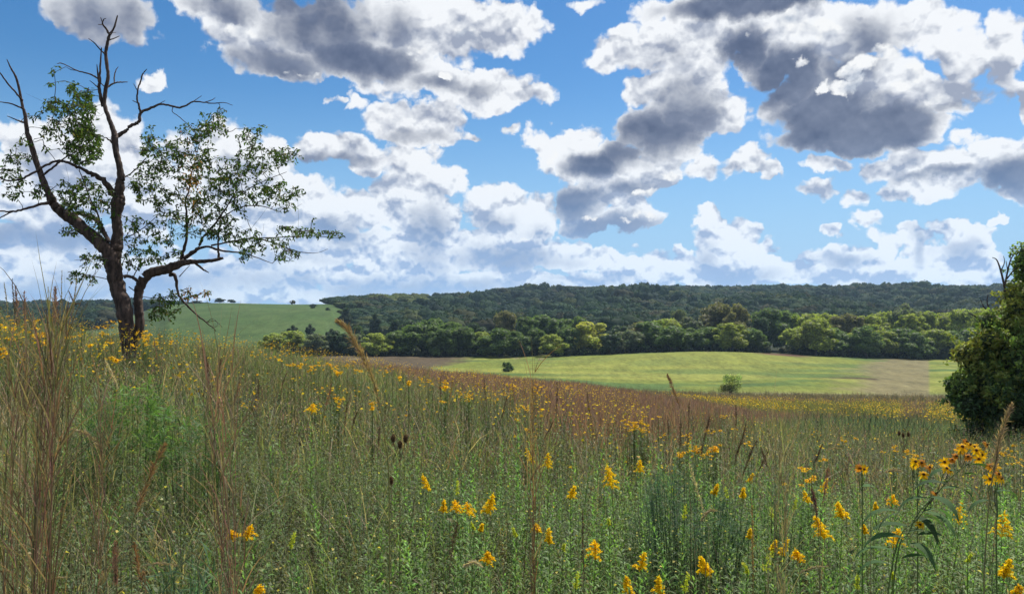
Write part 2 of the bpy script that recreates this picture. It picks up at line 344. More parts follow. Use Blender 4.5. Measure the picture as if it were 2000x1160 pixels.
#        px:  ridge distance, ridge ground height, foot of the slope
RPX = np.array([-400, 100, 250, 285, 330, 430, 600, 650, 700, 780, 900, 950, 1000, 1060, 1200, 1700, 2400], float)
RY  = np.array([900, 900, 820, 700, 580, 560, 560, 570, 640, 760, 850, 900, 1000, 1080, 1100, 1100, 1100], float)
RZ  = np.array([-9, -8, -4.0, -2.5, 0.5, 2.2, 2.2, 2.4, 2.0, 2.6, 2.5, 5.0, 9.5, 12.5, 14.5, 15.0, 17], float)
RF  = np.array([420, 420, 400, 340, 310, 310, 310, 330, 380, 420, 430, 430, 430, 430, 430, 430, 430], float)
def height(x, y):
    x = np.asarray(x, float); y = np.asarray(y, float)
    r = np.hypot(x, y); a = np.arctan2(x, y)
    a = np.clip(a, math.atan(-1400 / F), math.atan(1400 / F))
    px = 1000 + F * np.tan(a); Y = np.maximum(r * np.cos(a), 2.0)
    lk = np.log(KY); ly = np.log(np.minimum(Y, 330))
    j = np.clip(np.searchsorted(lk, ly) - 1, 0, len(lk) - 2); t = np.clip((ly - lk[j]) / (lk[j + 1] - lk[j]), 0, 1)
    i = np.clip(np.searchsorted(CX, px) - 1, 0, len(CX) - 2); s = np.clip((px - CX[i]) / (CX[i + 1] - CX[i]), 0, 1)
    s = s * s * (3 - 2 * s) * 0.5 + s * 0.5
    z = (CZ[i, j] * (1 - t) + CZ[i, j + 1] * t) * (1 - s) + (CZ[i + 1, j] * (1 - t) + CZ[i + 1, j + 1] * t) * s
    ry, rz, rf = (np.interp(px, RPX, q) for q in (RY, RZ, RF))
    q = np.clip((Y - rf) / (ry - rf), 0, 1); hill = np.sin(q * np.pi / 2) ** 1.25
    z = z + (rz + 17) * hill
    z = z + hill * (1 - hill) * 4 * np.clip((px - 800) / 120, 0, 1) * (5.0 * np.sin(x / 58.0 + Y / 120.0) + 3.0 * np.sin(x / 23.0 - Y / 75.0))
    z = z - np.maximum(Y - ry, 0) * 0.02
    # the low swell in the valley field and the small terrace in front of it
    z = z + 2.9 * np.exp(-((px - 1370) / 230) ** 2 - ((Y - 236) / 34) ** 2)
    z = z + 0.9 * np.exp(-((px - 1560) / 120) ** 2) / (1 + np.exp((Y - 183) / 1.3)) * np.exp(-((Y - 172) / 16) ** 2)
    # small unevenness
    z = z + 0.05 * np.sin(x * 1.7 + y * 0.6) * np.sin(y * 1.1 - x * 0.4) + np.clip(Y / 300, 0, 1) * (0.8 * np.sin(x / 31.0) * np.sin(y / 43.0 + x / 90.0))
    return z
def hpt(x, y): return float(height(x, y))
def on_ray(px, py, h=0.0, y0=1.5, y1=1200):
    """where the ray of a pixel comes down to h metres above the ground"""
    Y = np.geomspace(y0, y1, 1500); d = pdir(px, py)
    x = d[0] / d[1] * Y; z = d[2] / d[1] * Y
    g = height(x, Y) + h; k = np.argmax(z <= g)
    if not (z <= g).any():                       # the ray passes over the crest: take its closest approach
        q = np.where((Y > 7) & (Y < 34), z - g, 1e9); k = int(np.argmin(q)); return np.array([x[k], Y[k], z[k]])
    return np.array([x[k], Y[k], g[k]])
def smooth(v, a, b): t = np.clip((v - a) / (b - a), 0, 1); return t * t * (3 - 2 * t)
def vnoise(x, y, s, seed=0):
    """cheap value noise 0..1"""
    x = np.asarray(x) / s + 17.3 * seed; y = np.asarray(y) / s - 9.1 * seed
    xi, yi = np.floor(x), np.floor(y); fx, fy = x - xi, y - yi; fx = fx * fx * (3 - 2 * fx); fy = fy * fy * (3 - 2 * fy)
    h = lambda a, b: np.modf(np.abs(np.sin(a * 127.1 + b * 311.7 + seed * 5.3) * 43758.5453))[0]
    return (h(xi, yi) * (1 - fx) + h(xi + 1, yi) * fx) * (1 - fy) + (h(xi, yi + 1) * (1 - fx) + h(xi + 1, yi + 1) * fx) * fy
def field_edge(px):   # distance at which the mown valley field begins
    return np.interp(px, [600, 900, 1100, 1300, 1500, 1700, 1900], [150, 150, 140, 134, 138, 136, 134])
def ground_mesh():
    az_ = np.concatenate([np.radians(np.linspace(-180, -48, 45)), np.radians(np.linspace(-46, 46, 560)), np.radians(np.linspace(48, 180, 45))])
    rr = np.concatenate([[0.02], np.geomspace(0.6, 8, 30), np.geomspace(8.3, 60, 70), np.geomspace(61, 330, 200), np.geomspace(335, 1300, 110), np.geomspace(1400, 4000, 8)])
    Rg, Ag = np.meshgrid(rr, az_, indexing='ij'); X, Y = Rg * np.sin(Ag), Rg * np.cos(Ag)
    Z = height(X, Y); V = np.stack([X, Y, Z], -1)
    ac = np.clip(Ag, -0.8, 0.8); px = 1000 + F * np.tan(ac); D_ = Rg * np.cos(ac)
    C = np.zeros(V.shape); C[:] = (.030, .026, .014)                                  # dark brown leaf litter between the stems
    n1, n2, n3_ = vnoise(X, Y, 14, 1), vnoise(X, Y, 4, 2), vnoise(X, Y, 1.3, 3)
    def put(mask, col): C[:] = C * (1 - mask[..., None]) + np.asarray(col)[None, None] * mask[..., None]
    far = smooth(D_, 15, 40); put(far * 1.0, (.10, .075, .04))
    # mown field: yellow green, greener in its hollows, a dry tan strip
    fe = field_edge(px) + (n1 - .5) * 8; inf = smooth(D_, fe - 2, fe + 3)
    put(inf, (.135, .160, .028))
    put(inf * smooth(vnoise(X * .3, Y, 11, 12) * .6 + vnoise(X * .3, Y, 4, 14) * .4, .44, .60) * .9, (.062, .110, .028))
    put(inf * smooth(vnoise(X * .25, Y, 8, 8), .5, .75) * .75, (.215, .22, .045))
    put(inf * np.exp(-((px - 1370) / 260) ** 2 - ((D_ - 222) / 30) ** 2) * .6, (.215, .22, .045))
    put(inf * (1 - smooth(px + (n1 - .5) * 50 + (n2 - .5) * 40 - (D_ - 190) * .5, 830, 900)), (.082, .062, .036))
    tan = smooth(px, 1610 + (n2 - .5) * 90 + (n1 - .5) * 70 + np.clip(D_ - 185, 0, 60) * 1.5, 1730 + (n2 - .5) * 50) * (1 - smooth(px, 1811, 1815)) * inf * (1 - smooth(D_, 262, 272))
    put(tan * .85, (.165, .135, .070)); put(tan * smooth(n3_, .5, .9) * .4, (.15, .13, .07))
    ed = inf * (1 - smooth(D_, fe + 3, fe + 16)) * smooth(px, 1150, 1500); put(ed * .8, (.165, .145, .080))
    put(inf * np.exp(-((D_ - 184 + (px - 1650) ** 2 * .0012) / 3.6) ** 2) * smooth(px, 1560, 1640) * (1 - smooth(px, 1705, 1722)), (.055, .035, .02))
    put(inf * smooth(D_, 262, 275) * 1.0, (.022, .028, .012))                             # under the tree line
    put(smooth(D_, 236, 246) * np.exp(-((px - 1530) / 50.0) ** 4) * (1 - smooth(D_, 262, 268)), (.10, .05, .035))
    # pasture on the far hill
    past = smooth(D_, 300, 312) * smooth(px, 270, 300) * (1 - smooth(px, 722 + (n1 - .5) * 10 - (D_ - 330) * .30, 728 + (n1 - .5) * 10 - (D_ - 330) * .30))
    put(past, (.050, .086, .022)); put(past * smooth(n1 * .5 + vnoise(X, Y, 45, 5) * .5, .45, .75) * .7, (.072, .105, .030))
    lp = smooth(D_, 430, 450) * (1 - smooth(px, 272, 290)); put(lp * smooth(vnoise(X, Y, 90, 6), .5, .6), (.09, .13, .05))
    n_, m_ = C.shape[:2]; idx = np.arange(n_ * m_).reshape(n_, m_)
    f = np.stack([idx[:-1, :-1], idx[1:, :-1], idx[1:, 1:], idx[:-1, 1:]], -1)
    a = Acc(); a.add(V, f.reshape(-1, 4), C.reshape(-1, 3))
    m = bpy.data.materials.new('soil_and_turf'); m.use_nodes = True; t = NT(m.node_tree); t.n.clear()
    c = t.node('ShaderNodeAttribute', attribute_name='col').outputs['Color']
    oc = t.node('ShaderNodeTexCoord').outputs['Object']
    n = t.noise(t.vmath('MULTIPLY', oc, (1, .35, 1)), 0.9, 6, 0.7); nb = t.noise(t.vmath('MULTIPLY', oc, (0.6, .16, 1)), 0.35, 4, 0.6)
    c = t.vmath('SCALE', c, t.math('ADD', t.math('MULTIPLY_ADD', n, 1.7, -0.3), t.math('MULTIPLY_ADD', nb, 1.0, -0.05)))
    p = t.node('ShaderNodeBsdfPrincipled'); t.put(p.inputs['Base Color'], c); p.inputs['Roughness'].default_value = 0.95; p.inputs['Specular IOR Level'].default_value = 0.1
    bp = t.node('ShaderNodeBump'); bp.inputs['Distance'].default_value = 0.5; bp.inputs['Strength'].default_value = 0.6; t.l.new(n, bp.inputs['Height']); t.l.new(bp.outputs[0], p.inputs['Normal'])
    o = t.node('ShaderNodeOutputMaterial'); t.l.new(p.outputs[0], o.inputs[0])
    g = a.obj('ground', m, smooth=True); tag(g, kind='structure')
ground_mesh()

# ------------------------------------------------------------------ labels
ORD = ['first', 'second', 'third', 'fourth', 'fifth', 'sixth', 'seventh', 'eighth', 'ninth', 'tenth', 'eleventh', 'twelfth', 'thirteenth', 'fourteenth',
       'fifteenth', 'sixteenth', 'seventeenth', 'eighteenth', 'nineteenth', 'twentieth']
def order(k, n):
    if n == 1: return 'only'
    if k == 0: return 'leftmost'
    if k == n - 1: return 'rightmost'
    return ORD[k] if k < len(ORD) else None
def label_row(items, noun, where, cat, group):
    """items: (px, object, adjective); named from left to right within one place"""
    items = sorted(items, key=lambda q: q[0]); n = len(items)
    for k, (px, o, adj) in enumerate(items):
        w_ = order(k, n)
        if w_ == 'only': lab = f'{adj} {noun}, only one {where}'
        elif w_ in ('leftmost', 'rightmost'): lab = f'{adj} {noun}, {w_} {where}'
        elif k <= n // 2: lab = f'{adj} {noun}, {ORD[k]} from the left {where}'
        else: lab = f'{adj} {noun}, {ORD[n - 1 - k]} from the right {where}'
        tag(o, lab, cat, group)
# ------------------------------------------------------------------ crowns
def unit(v): return v / (np.linalg.norm(v, axis=-1, keepdims=True) + 1e-9)
def cards(acc, c, nrm, size, col, asp=0.6, tilt=0.7):
    """small leaf-spray quads around points c, roughly facing nrm"""
    n = len(c)
    nrm = unit(nrm + rng.normal(0, tilt, (n, 3))); a = unit(np.cross(nrm, rng.normal(0, 1, (n, 3)))); b = np.cross(nrm, a)
    s = A(size, n)[:, None] * U(0.6, 1.25, (n, 1)); a = a * s / 2; b = b * s / 2 * asp
    bend = nrm * s * 0.12
    v = np.stack([c - a - bend, c - b * 1.0 + bend, c + a - bend, c + b * 1.0 + bend], 1)
    f = np.arange(n * 4).reshape(n, 4); acc.add(v, f, np.repeat(np.broadcast_to(col, (n, 3))[:, None], 4, 1))
def ball(acc, c, r, col, jit=0.12, nu=10, nv=7):
    u = np.linspace(0, 2 * np.pi, nu + 1)[:-1]; v = np.linspace(0.08, np.pi - 0.08, nv)
    Vv, Uu = np.meshgrid(v, u, indexing='ij')
    p = np.stack([np.sin(Vv) * np.cos(Uu), np.sin(Vv) * np.sin(Uu), np.cos(Vv)], -1) * (1 + rng.normal(0, jit, (nv, nu, 1)))
    p = p * np.asarray(r) + np.asarray(c)
    i = np.arange(nu * nv).reshape(nv, nu)
    f = np.stack([i[:-1], i[1:], np.roll(i, -1, 1)[1:], np.roll(i, -1, 1)[:-1]], -1)
    acc.add(p, f.reshape(-1, 4), col)
def lobes_cards(acc, lobes, n, size, col, spread=0.16, up=0.25, var=0.30, tilt=0.7, bright_top=False):
    lobes = np.asarray(lobes, float); area = (lobes[:, 3:6] ** 2).sum(1) ** 1.0
    k = rng.choice(len(lobes), n, p=area / area.sum()); L_ = lobes[k]
    d = unit(rng.normal(0, 1, (n, 3)) + np.array([0, 0, up])); rad = 1 - np.abs(rng.normal(0, spread, (n, 1)))
    lump = 1 + 0.16 * np.sin(d[:, :1] * 7 + k[:, None]) * np.sin(d[:, 1:2] * 6 + k[:, None] * 2) * np.sin(d[:, 2:3] * 7)
    c = L_[:, :3] + d * rad * lump * L_[:, 3:6]
    lc = vary(np.asarray(col), len(lobes), var, 0.08)[k] * np.exp(rng.normal(0, 0.32, (n, 1)))
    cards(acc, c, d, size, np.clip(lc, 0.004, 0.9), tilt=tilt)
def unit_tree(seed, nl=30, n=3800, size=0.046, low=0.08):
    """crown one unit high and one unit wide"""
    global rng
    keep, rng = rng, np.random.default_rng(seed); a = Acc(); lob = []
    for i in range(nl):
        z = rng.uniform(low + 0.10, 0.86); rr = 0.36 * math.sqrt(max(0.05, 1 - ((z - 0.48) / 0.52) ** 2)) * rng.uniform(.5, 1.05)
        t = i * 2.4 + rng.uniform(-.4, .4); s = rng.uniform(.075, .15)
        lob.append((rr * math.cos(t), rr * math.sin(t), z, s, s, s * rng.uniform(.75, 1.05)))
    lob.append((0, 0, .84, .15, .15, .15)); lob.append((.05, 0, .50, .24, .24, .32))
    for L_ in lob: ball(a, L_[:3], np.array(L_[3:6]) * 0.70, (.45, .45, .45), 0.2, 9, 6)  # darker cores paint shade inside and under the lit leaf sprays
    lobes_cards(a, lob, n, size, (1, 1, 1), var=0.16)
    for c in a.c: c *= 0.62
    rng = keep; return a
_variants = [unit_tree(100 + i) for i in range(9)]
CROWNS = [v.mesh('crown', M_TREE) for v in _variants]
BUSHES = [unit_tree(200 + i, 12, 1500, .07, -.12).mesh('crown', M_TREE) for i in range(2)]
def unit_trunk(seed):
    r_ = np.random.default_rng(seed); a = Acc()
    pts = spline([(0, 0, -.06, .030), (r_.uniform(-.02, .02), 0, .15, .022), (r_.uniform(-.05, .05), .02, .45, .013), (0, 0, .8, .004)], 3)
    tubes(a, pts[None, :, :3], pts[None, :, 3], (1, 1, 1), 6)
    for i in range(5):
        t = r_.uniform(0, 6.28); z = r_.uniform(.12, .4)
        q = spline([(0, 0, z, .012), (.15 * math.cos(t), .15 * math.sin(t), z + .12, .008), (.32 * math.cos(t), .32 * math.sin(t), z + .28, .003)], 3)
        tubes(a, q[None, :, :3], q[None, :, 3], (1, 1, 1), 5)
    return a.mesh('trunk', M_BARK)
TRUNKS = [unit_trunk(i) for i in range(4)]
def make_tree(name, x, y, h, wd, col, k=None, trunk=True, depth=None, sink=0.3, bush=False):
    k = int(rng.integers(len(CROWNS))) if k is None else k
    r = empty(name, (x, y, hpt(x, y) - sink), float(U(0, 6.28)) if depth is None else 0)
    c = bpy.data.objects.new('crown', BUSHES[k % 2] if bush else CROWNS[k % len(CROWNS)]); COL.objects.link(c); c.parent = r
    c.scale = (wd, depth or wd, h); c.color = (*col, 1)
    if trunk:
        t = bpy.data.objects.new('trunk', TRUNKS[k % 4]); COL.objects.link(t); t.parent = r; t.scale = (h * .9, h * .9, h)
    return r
GREEN = {'g': (.070, .108, .026), 'yg': (.175, .205, .032), 'd': (.030, .052, .022), 'br': (.105, .100, .038), 'gy': (.095, .115, .060), 'y': (.25, .25, .04)}
for k in GREEN: GREEN[k] = tuple(min(1.0, v * 3.25) for v in GREEN[k])
WORD = {'g': 'mid green', 'yg': 'yellow green', 'd': 'dark green', 'br': 'brownish olive', 'gy': 'grey green', 'y': 'bright yellow green'}
SIZE = lambda h: 'tall' if h > 15.5 else ('low' if h < 10.5 else 'rounded')
FRONTROW = [(535,650,32,'yg'),(572,646,36,'yg'),(618,650,28,'gy'),(655,645,28,'d'),(690,652,26,'gy'),(738,650,34,'yg'),(778,645,34,'g'),(822,630,44,'g'),(862,642,30,'g'),
 (900,638,36,'g'),(938,648,30,'yg'),(975,640,46,'g'),(1012,648,30,'g'),(1045,640,30,'g'),(1080,652,30,'yg'),(1108,640,26,'g'),(1148,628,44,'y'),(1190,652,22,'d'),
 (1228,645,34,'gy'),(1268,628,40,'g'),(1310,636,38,'g'),(1348,640,34,'g'),(1388,638,36,'g'),(1426,630,38,'yg'),(1466,640,34,'g'),
 (1560,638,34,'yg'),(1592,620,40,'yg'),(1628,640,40,'g'),(1662,650,30,'yg'),(1692,636,34,'g'),(1724,645,32,'yg'),(1752,640,36,'g'),(1788,648,36,'g'),(1822,642,34,'yg'),(1858,645,36,'g'),(1896,640,36,'g'),(1935,646,36,'yg'),(1975,640,38,'g')]
BACKROW = [(800,625,34,'d'),(845,622,34,'g'),(880,628,30,'g'),(925,630,34,'d'),(990,606,30,'br'),(1030,618,34,'g'),(1062,615,36,'g'),(1100,622,34,'g'),(1128,618,30,'g'),
 (1205,635,30,'d'),(1252,628,34,'br'),(1300,622,36,'yg'),(1342,618,34,'gy'),(1404,590,44,'br'),(1440,592,36,'br'),(1500,602,42,'g'),(1535,606,34,'g'),(1480,620,30,'d'),
 (1575,612,34,'yg'),(1612,612,38,'yg'),(1655,612,36,'br'),(1700,616,36,'yg'),(1740,608,40,'yg'),(1780,612,34,'yg'),(1815,608,38,'yg'),(1850,610,36,'yg'),(1885,604,36,'yg'),(1920,602,38,'yg'),(1960,600,38,'yg'),(2010,600,38,'g'),(1768,592,30,'gy'),(1325,604,20,'gy')]
def tree_row(rows, Y0, dY, where, group, noun):
    by = {}
    for i, (px, top, hw, kd) in enumerate(rows):
        Y = Y0 + dY * math.sin(i * 2.1); x = (px - 1000) / F * Y; z = hpt(x, Y)
        h = (at(px, top, Y)[2] - z) + 0.3; wd = hw * 2.35 * Y / F
        col = np.array(GREEN[kd]) * math.exp(rng.normal(0, .08))
        o = make_tree('valley_tree', x, Y, h * 1.02, wd, tuple(col), i * 4 + int(px) % 3)
        zone = int(np.searchsorted([770, 960, 1170, 1490, 1700], px))
        by.setdefault((zone, kd), []).append((px, o, SIZE(h)))
    Z = ['at far left', 'before the dark bush', 'beyond the dark bush', 'behind the swell', 'right of the gap', 'above the tan strip']
    for (zone, kd), it in by.items(): label_row(it, f'{WORD[kd]} tree', f'{where} {Z[zone]}', 'tree', group)
tree_row(FRONTROW, 266, 5, 'in front row', 'trees in the front row along the valley', 'tree')
tree_row(BACKROW, 292, 8, 'in back row', 'trees in the second row along the valley', 'tree')
# dark shrubs under the trees: one tangle nobody could count
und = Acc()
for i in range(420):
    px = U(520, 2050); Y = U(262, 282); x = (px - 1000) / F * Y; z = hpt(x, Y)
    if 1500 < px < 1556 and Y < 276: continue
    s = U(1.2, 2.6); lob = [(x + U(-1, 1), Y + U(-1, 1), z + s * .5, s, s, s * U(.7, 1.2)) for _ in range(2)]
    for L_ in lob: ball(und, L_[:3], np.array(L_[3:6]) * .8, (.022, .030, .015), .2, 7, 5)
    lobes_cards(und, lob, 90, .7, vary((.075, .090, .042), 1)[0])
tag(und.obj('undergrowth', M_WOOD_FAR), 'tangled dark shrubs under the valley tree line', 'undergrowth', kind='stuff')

# ------------------------------------------------------------------ far wood on the hills
def forest():
    tmpl = []
    for i in range(6):
        a = Acc(); lob = [(0, 0, .50, .46, .46, .42)] + [(.28 * math.cos(t), .28 * math.sin(t), U(.5, .75), .22, .22, .2) for t in U(0, 6.28, 5)]
        for L_ in lob: ball(a, L_[:3], np.array(L_[3:6]) * .92, (.8, .8, .8), .10, 8, 5)
        lobes_cards(a, lob, 90, .17, (1, 1, 1), var=.12, spread=.06)
        tmpl.append((np.concatenate(a.v), np.concatenate(a.f), np.concatenate(a.c)))
    N = 60000
    px = U(-120, 2150, N); Y = np.sqrt(U(300 ** 2, 1180 ** 2, N)); x = (px - 1000) / F * Y
    ry, rf = np.interp(px, RPX, RY), np.interp(px, RPX, RF)
    bound = 726 - (Y - 330) * .34 + (vnoise(x, Y, 30, 4) - .5) * 30
    wood = np.where(px > 700, Y > 392, (px > bound) & (Y > 330)) | ((px < 285) & (Y > 430 + 80 * vnoise(x, Y, 60, 9)) & ~((px > 150) & (Y < 640) & (vnoise(x, Y, 90, 6) > .52)))
    wood |= (px > 285) & (px < 400) & (Y > 640)
    wood &= Y < ry + 30 + np.where((px > 285) & (px < 400), 200, 0)
    px, Y, x = px[wood], Y[wood], x[wood]
    keep = np.ones(len(x), bool); grid = {}                        # a minimum distance between crowns
    for i in range(len(x)):
        d = 8.5 if Y[i] < 700 else 10
        gx, gy = int(x[i] // d), int(Y[i] // d)
        if any((a, b) in grid for a in (gx,) for b in (gy,)): keep[i] = False
        else: grid[(gx, gy)] = 1
    px, Y, x = px[keep], Y[keep], x[keep]; z = height(x, Y); n = len(x)
    a = Acc(); h = (U(6.5, 13, n) + np.minimum(rng.exponential(1.6, n), 3.5) + 3 * (vnoise(x, Y, 40, 72) - .3)) * np.interp(px, [240, 330, 400, 600, 700, 780, 900], [1, .6, .3, .32, .5, .75, 1.0]); wd = U(9, 19, n)
    base = pick([(.028, .060, .026), (.042, .078, .030), (.018, .044, .022), (.078, .098, .032), (.058, .062, .028)], n, [5, 4, 4, 1.6, 1.2]) * np.exp(.5 * (vnoise(x, Y, 55, 71) - .5))[:, None]
    base = np.where(((px > 720) & (px < 830) & (Y > 640))[:, None], np.array([.13, .16, .045]), base)
    kind = rng.integers(6, size=n); rot = U(0, 6.28, n)
    for k in range(6):
        s = np.where(kind == k)[0]; v, f, c = tmpl[k]
        cs, sn = np.cos(rot[s])[:, None], np.sin(rot[s])[:, None]
        vx = (v[None, :, 0] * cs - v[None, :, 1] * sn) * wd[s][:, None] + x[s][:, None]
        vy = (v[None, :, 0] * sn + v[None, :, 1] * cs) * wd[s][:, None] + Y[s][:, None]
        vz = v[None, :, 2] * h[s][:, None] + z[s][:, None] - .5
        ff = f[None] + (np.arange(len(s)) * len(v))[:, None, None]
        a.add(np.stack([vx, vy, vz], -1), ff, c[None] * vary((1, 1, 1), len(s), .16, .05)[:, None] * base[s][:, None])
    tag(a.obj('hillside_wood', M_WOOD_FAR), 'dark green oak wood covering the far hills', 'wood', kind='stuff')
    print('forest crowns', n)
forest()

# ------------------------------------------------------------------ single trees and bushes out on the hill and in the field
single = [ # px, top row, half width, kind, Y, label
 (429, 581, 11, 'd', 556, 'dark round tree on the pasture skyline, beside the tip of the drooping dead branch'),
 (572, 585, 6, 'br', 558, 'tiny lone tree on the bare middle of the pasture skyline'),
 (636, 583, 6, 'd', 560, 'small tree on the skyline where the pasture meets the wood'),
 (611, 597, 9, 'd', 500, 'small dark tree on the open upper pasture slope'),
 (611, 610, 6, 'd', 480, 'low bush just below the small dark tree on the pasture'),
 (675, 599, 20, 'd', 420, 'large dark tree near the right edge of the pasture'),
 (732, 609, 16, 'd', 385, 'dark round tree between the pasture and the wooded hill'),
 (572, 633, 14, 'd', 345, 'dark shrub low on the pasture above the yellow green bushes'),
 (606, 631, 13, 'd', 345, 'second dark shrub low on the pasture, right of its twin'),
 (700, 634, 20, 'g', 340, 'mid green tree at the lower right foot of the pasture'),
 (770, 622, 22, 'd', 345, 'dark tree at the foot of the wooded hill, left end'),
 (452, 584, 8, 'd', 558, 'flat dark bush on the skyline right of the round tree'),
 (385, 586, 10, 'd', 575, 'dark tree on the skyline behind the dead branch'),
 (640, 606, 7, 'd', 470, 'small bush between the round dark tree and the little tree on the pasture'),
 (655, 588, 6, 'g', 555, 'small green tree on the skyline just right of the pasture corner tree'),
 (648, 640, 16, 'd', 338, 'dark bush at the bottom of the pasture beside the yellow green bushes'),
]
for px, top, hw, kd, Y, lab in single:
    x = (px - 1000) / F * Y; z = hpt(x, Y); h = max(2.0, at(px, top, Y)[2] - z)
    tag(make_tree('hill_tree', x, Y, h, hw * 2.4 * Y / F, tuple(v * .6 for v in GREEN[kd]), bush=top > 590), lab, 'tree')
b1_ = on_ray(992, 726); o = empty('field_bush', tuple(b1_)); k_ = b1_[1] / F; ba_ = Acc()
lb_ = [(U(-9, 9) * k_, U(-8, 8) * k_, U(3, 15) * k_, U(4, 6) * k_, U(4, 6) * k_, U(4, 6) * k_) for _ in range(12)]
for L_ in lb_: ball(ba_, L_[:3], np.array(L_[3:6]) * .6, (.04, .06, .03), .2, 7, 5)
lobes_cards(ba_, lb_, 1100, .30, (.075, .125, .05), spread=.25, var=.2); ba_.obj('foliage', M_VEG, o)
tag(o, 'small dark round bush alone in the near corner of the mown field', 'bush')
b2_ = on_ray(1427, 769); o = empty('field_bush', tuple(b2_)); k_ = b2_[1] / F
ba_ = Acc(); bs_ = Acc(); lb_ = [(U(-17, 17) * k_, U(-12, 12) * k_, U(5, 33) * k_, U(6, 11) * k_, U(6, 11) * k_, U(6, 10) * k_) for _ in range(24)]
lobes_cards(ba_, lb_, 1900, .30, (.23, .27, .095), spread=.35, var=.2)
for L_ in lb_:
    q_ = spline([(0, 0, -.2), (L_[0] * .3, L_[1] * .3, L_[2] * .5), L_[:3]], 4); tubes(bs_, q_[None], np.linspace(.06, .015, len(q_))[None], (.8, .8, .8), 4)
ba_.obj('foliage', M_VEG, o); bs_.obj('stems', M_BARK, o)
tag(o, 'loose grey green bush at the field edge above the yellow flower band', 'bush')

# ------------------------------------------------------------------ farm house among the far trees
def house(px, row, Y, L_, Wd, H_, rz, lab, wallc, roofc):
    x = (px - 1000) / F * Y; z = at(px, row, Y)[2]; z0 = min(z, hpt(x, Y) + 3)
    r = empty('farm_building', (x, Y, z0), rz); tag(r, lab, 'farm building')
    hx, hy = L_ / 2, Wd / 2
    def solid(name, V, Fc, col, parent):
        a = Acc(); a.add(V, Fc, col); return a.obj(name, M_PLAIN, parent)
    def box(x0, y0, z0_, x1, y1, z1):
        V = [(x0, y0, z0_), (x1, y0, z0_), (x1, y1, z0_), (x0, y1, z0_), (x0, y0, z1), (x1, y0, z1), (x1, y1, z1), (x0, y1, z1)]
        return np.array(V), np.array([(0, 3, 2, 1), (4, 5, 6, 7), (0, 1, 5, 4), (1, 2, 6, 5), (2, 3, 7, 6), (3, 0, 4, 7)])
    V = np.array([(-hx, -hy, -3), (hx, -hy, -3), (hx, hy, -3), (-hx, hy, -3), (-hx, -hy, H_), (hx, -hy, H_), (hx, hy, H_), (-hx, hy, H_), (-hx, 0, H_ * 1.7), (hx, 0, H_ * 1.7)])
    wl = solid('wall', V, [(0, 1, 5, 4), (2, 3, 7, 6), (1, 2, 6, 5), (3, 0, 4, 7), (5, 6, 9, 9), (7, 4, 8, 8)], wallc, r)
    e = .5; a = Acc()
    for s in (-1, 1):
        P4 = np.array([(-hx - e, s * (hy + e), H_ - .35), (hx + e, s * (hy + e), H_ - .35), (hx + e, 0, H_ * 1.7 + .05), (-hx - e, 0, H_ * 1.7 + .05)])
        V8 = np.vstack([P4, P4 + (0, 0, .18)]); a.add(V8, [(0, 1, 2, 3), (4, 7, 6, 5), (0, 4, 5, 1), (1, 5, 6, 2), (3, 2, 6, 7), (0, 3, 7, 4)], roofc)
    a.obj('roof', M_PLAIN, r)
    for wx in (-.28, .28):
        V, Fc = box(wx * L_ - .35, -hy - .06, H_ * .35, wx * L_ + .35, -hy + .05, H_ * .75); wn_ = solid('window', V, Fc, (.03, .035, .045), r)
    V, Fc = box(-.35, -hy - .05, -.2, .35, -hy + .05, H_ * .85); solid('door', V, Fc, (.12, .10, .08), r)
house(197, 619, 520, 6.0, 3.6, 1.5, .15, 'white farm building with pale roof among the far trees, left of the big trunk', (.75, .75, .74), (.62, .64, .66))
house(160, 624, 500, 3, 2.6, 1.2, -.3, 'small pale shed left of the white farm building in the far trees', (.6, .6, .6), (.55, .56, .58))
# ------------------------------------------------------------------ the meadow: masses nobody could count
def scatter(n, y0, y1, px0=-140, px1=2140, p=1.0):
    """points on the ground between two distances, denser near the viewer when p < 2"""
    u = U(0, 1, n); Y = (y0 ** p + u * (y1 ** p - y0 ** p)) ** (1 / p); px = U(px0, px1, n)
    x = (px - 1000) / F * Y
    return px, x, Y
def base_pts(x, Y): return np.stack([x, Y, height(x, Y) - 0.02], -1)
G_OLIVE, G_MID, G_FRESH, G_BLUE = (.160, .170, .072), (.120, .162, .064), (.155, .240, .068), (.125, .178, .094)
TAN, STRAW, BROWN, RUST, DARKB = (.35, .265, .16), (.44, .36, .23), (.20, .135, .085), (.28, .155, .115), (.075, .050, .036)
def left_brown(px, Y): return np.clip(1 - (px - 60) / 520, 0, 1)       # more dry grass towards the left
def grass_tufts(acc, x, Y, px, per, L0, L1, W, k, cols, wts, el0=60, el1=88, bend=(0.3, 1.5), rad=0.06):
    n = len(x); i = np.repeat(np.arange(n), per); m = len(i)
    b = base_pts(x, Y)[i] + np.concatenate([rng.normal(0, rad, (m, 2)), np.zeros((m, 1))], 1)
    pc = pick(cols, n, wts)[i]
    pv_ = (.62 + .76 * vnoise(x, Y, 1.1, 51) * .6 + .76 * .4 * vnoise(x, Y, .35, 52))[i]
    ribbons(acc, b, U(0, 6.28, m), np.radians(U(el0, el1, m)), U(L0, L1, m) * (.75 + .5 * vnoise(x, Y, 1.4, 53)[i]), W * U(.5, 1.6, m), U(*bend, m), k, vary(pc * pv_[:, None], m, .22), 'blade', U(-.6, .6, m))
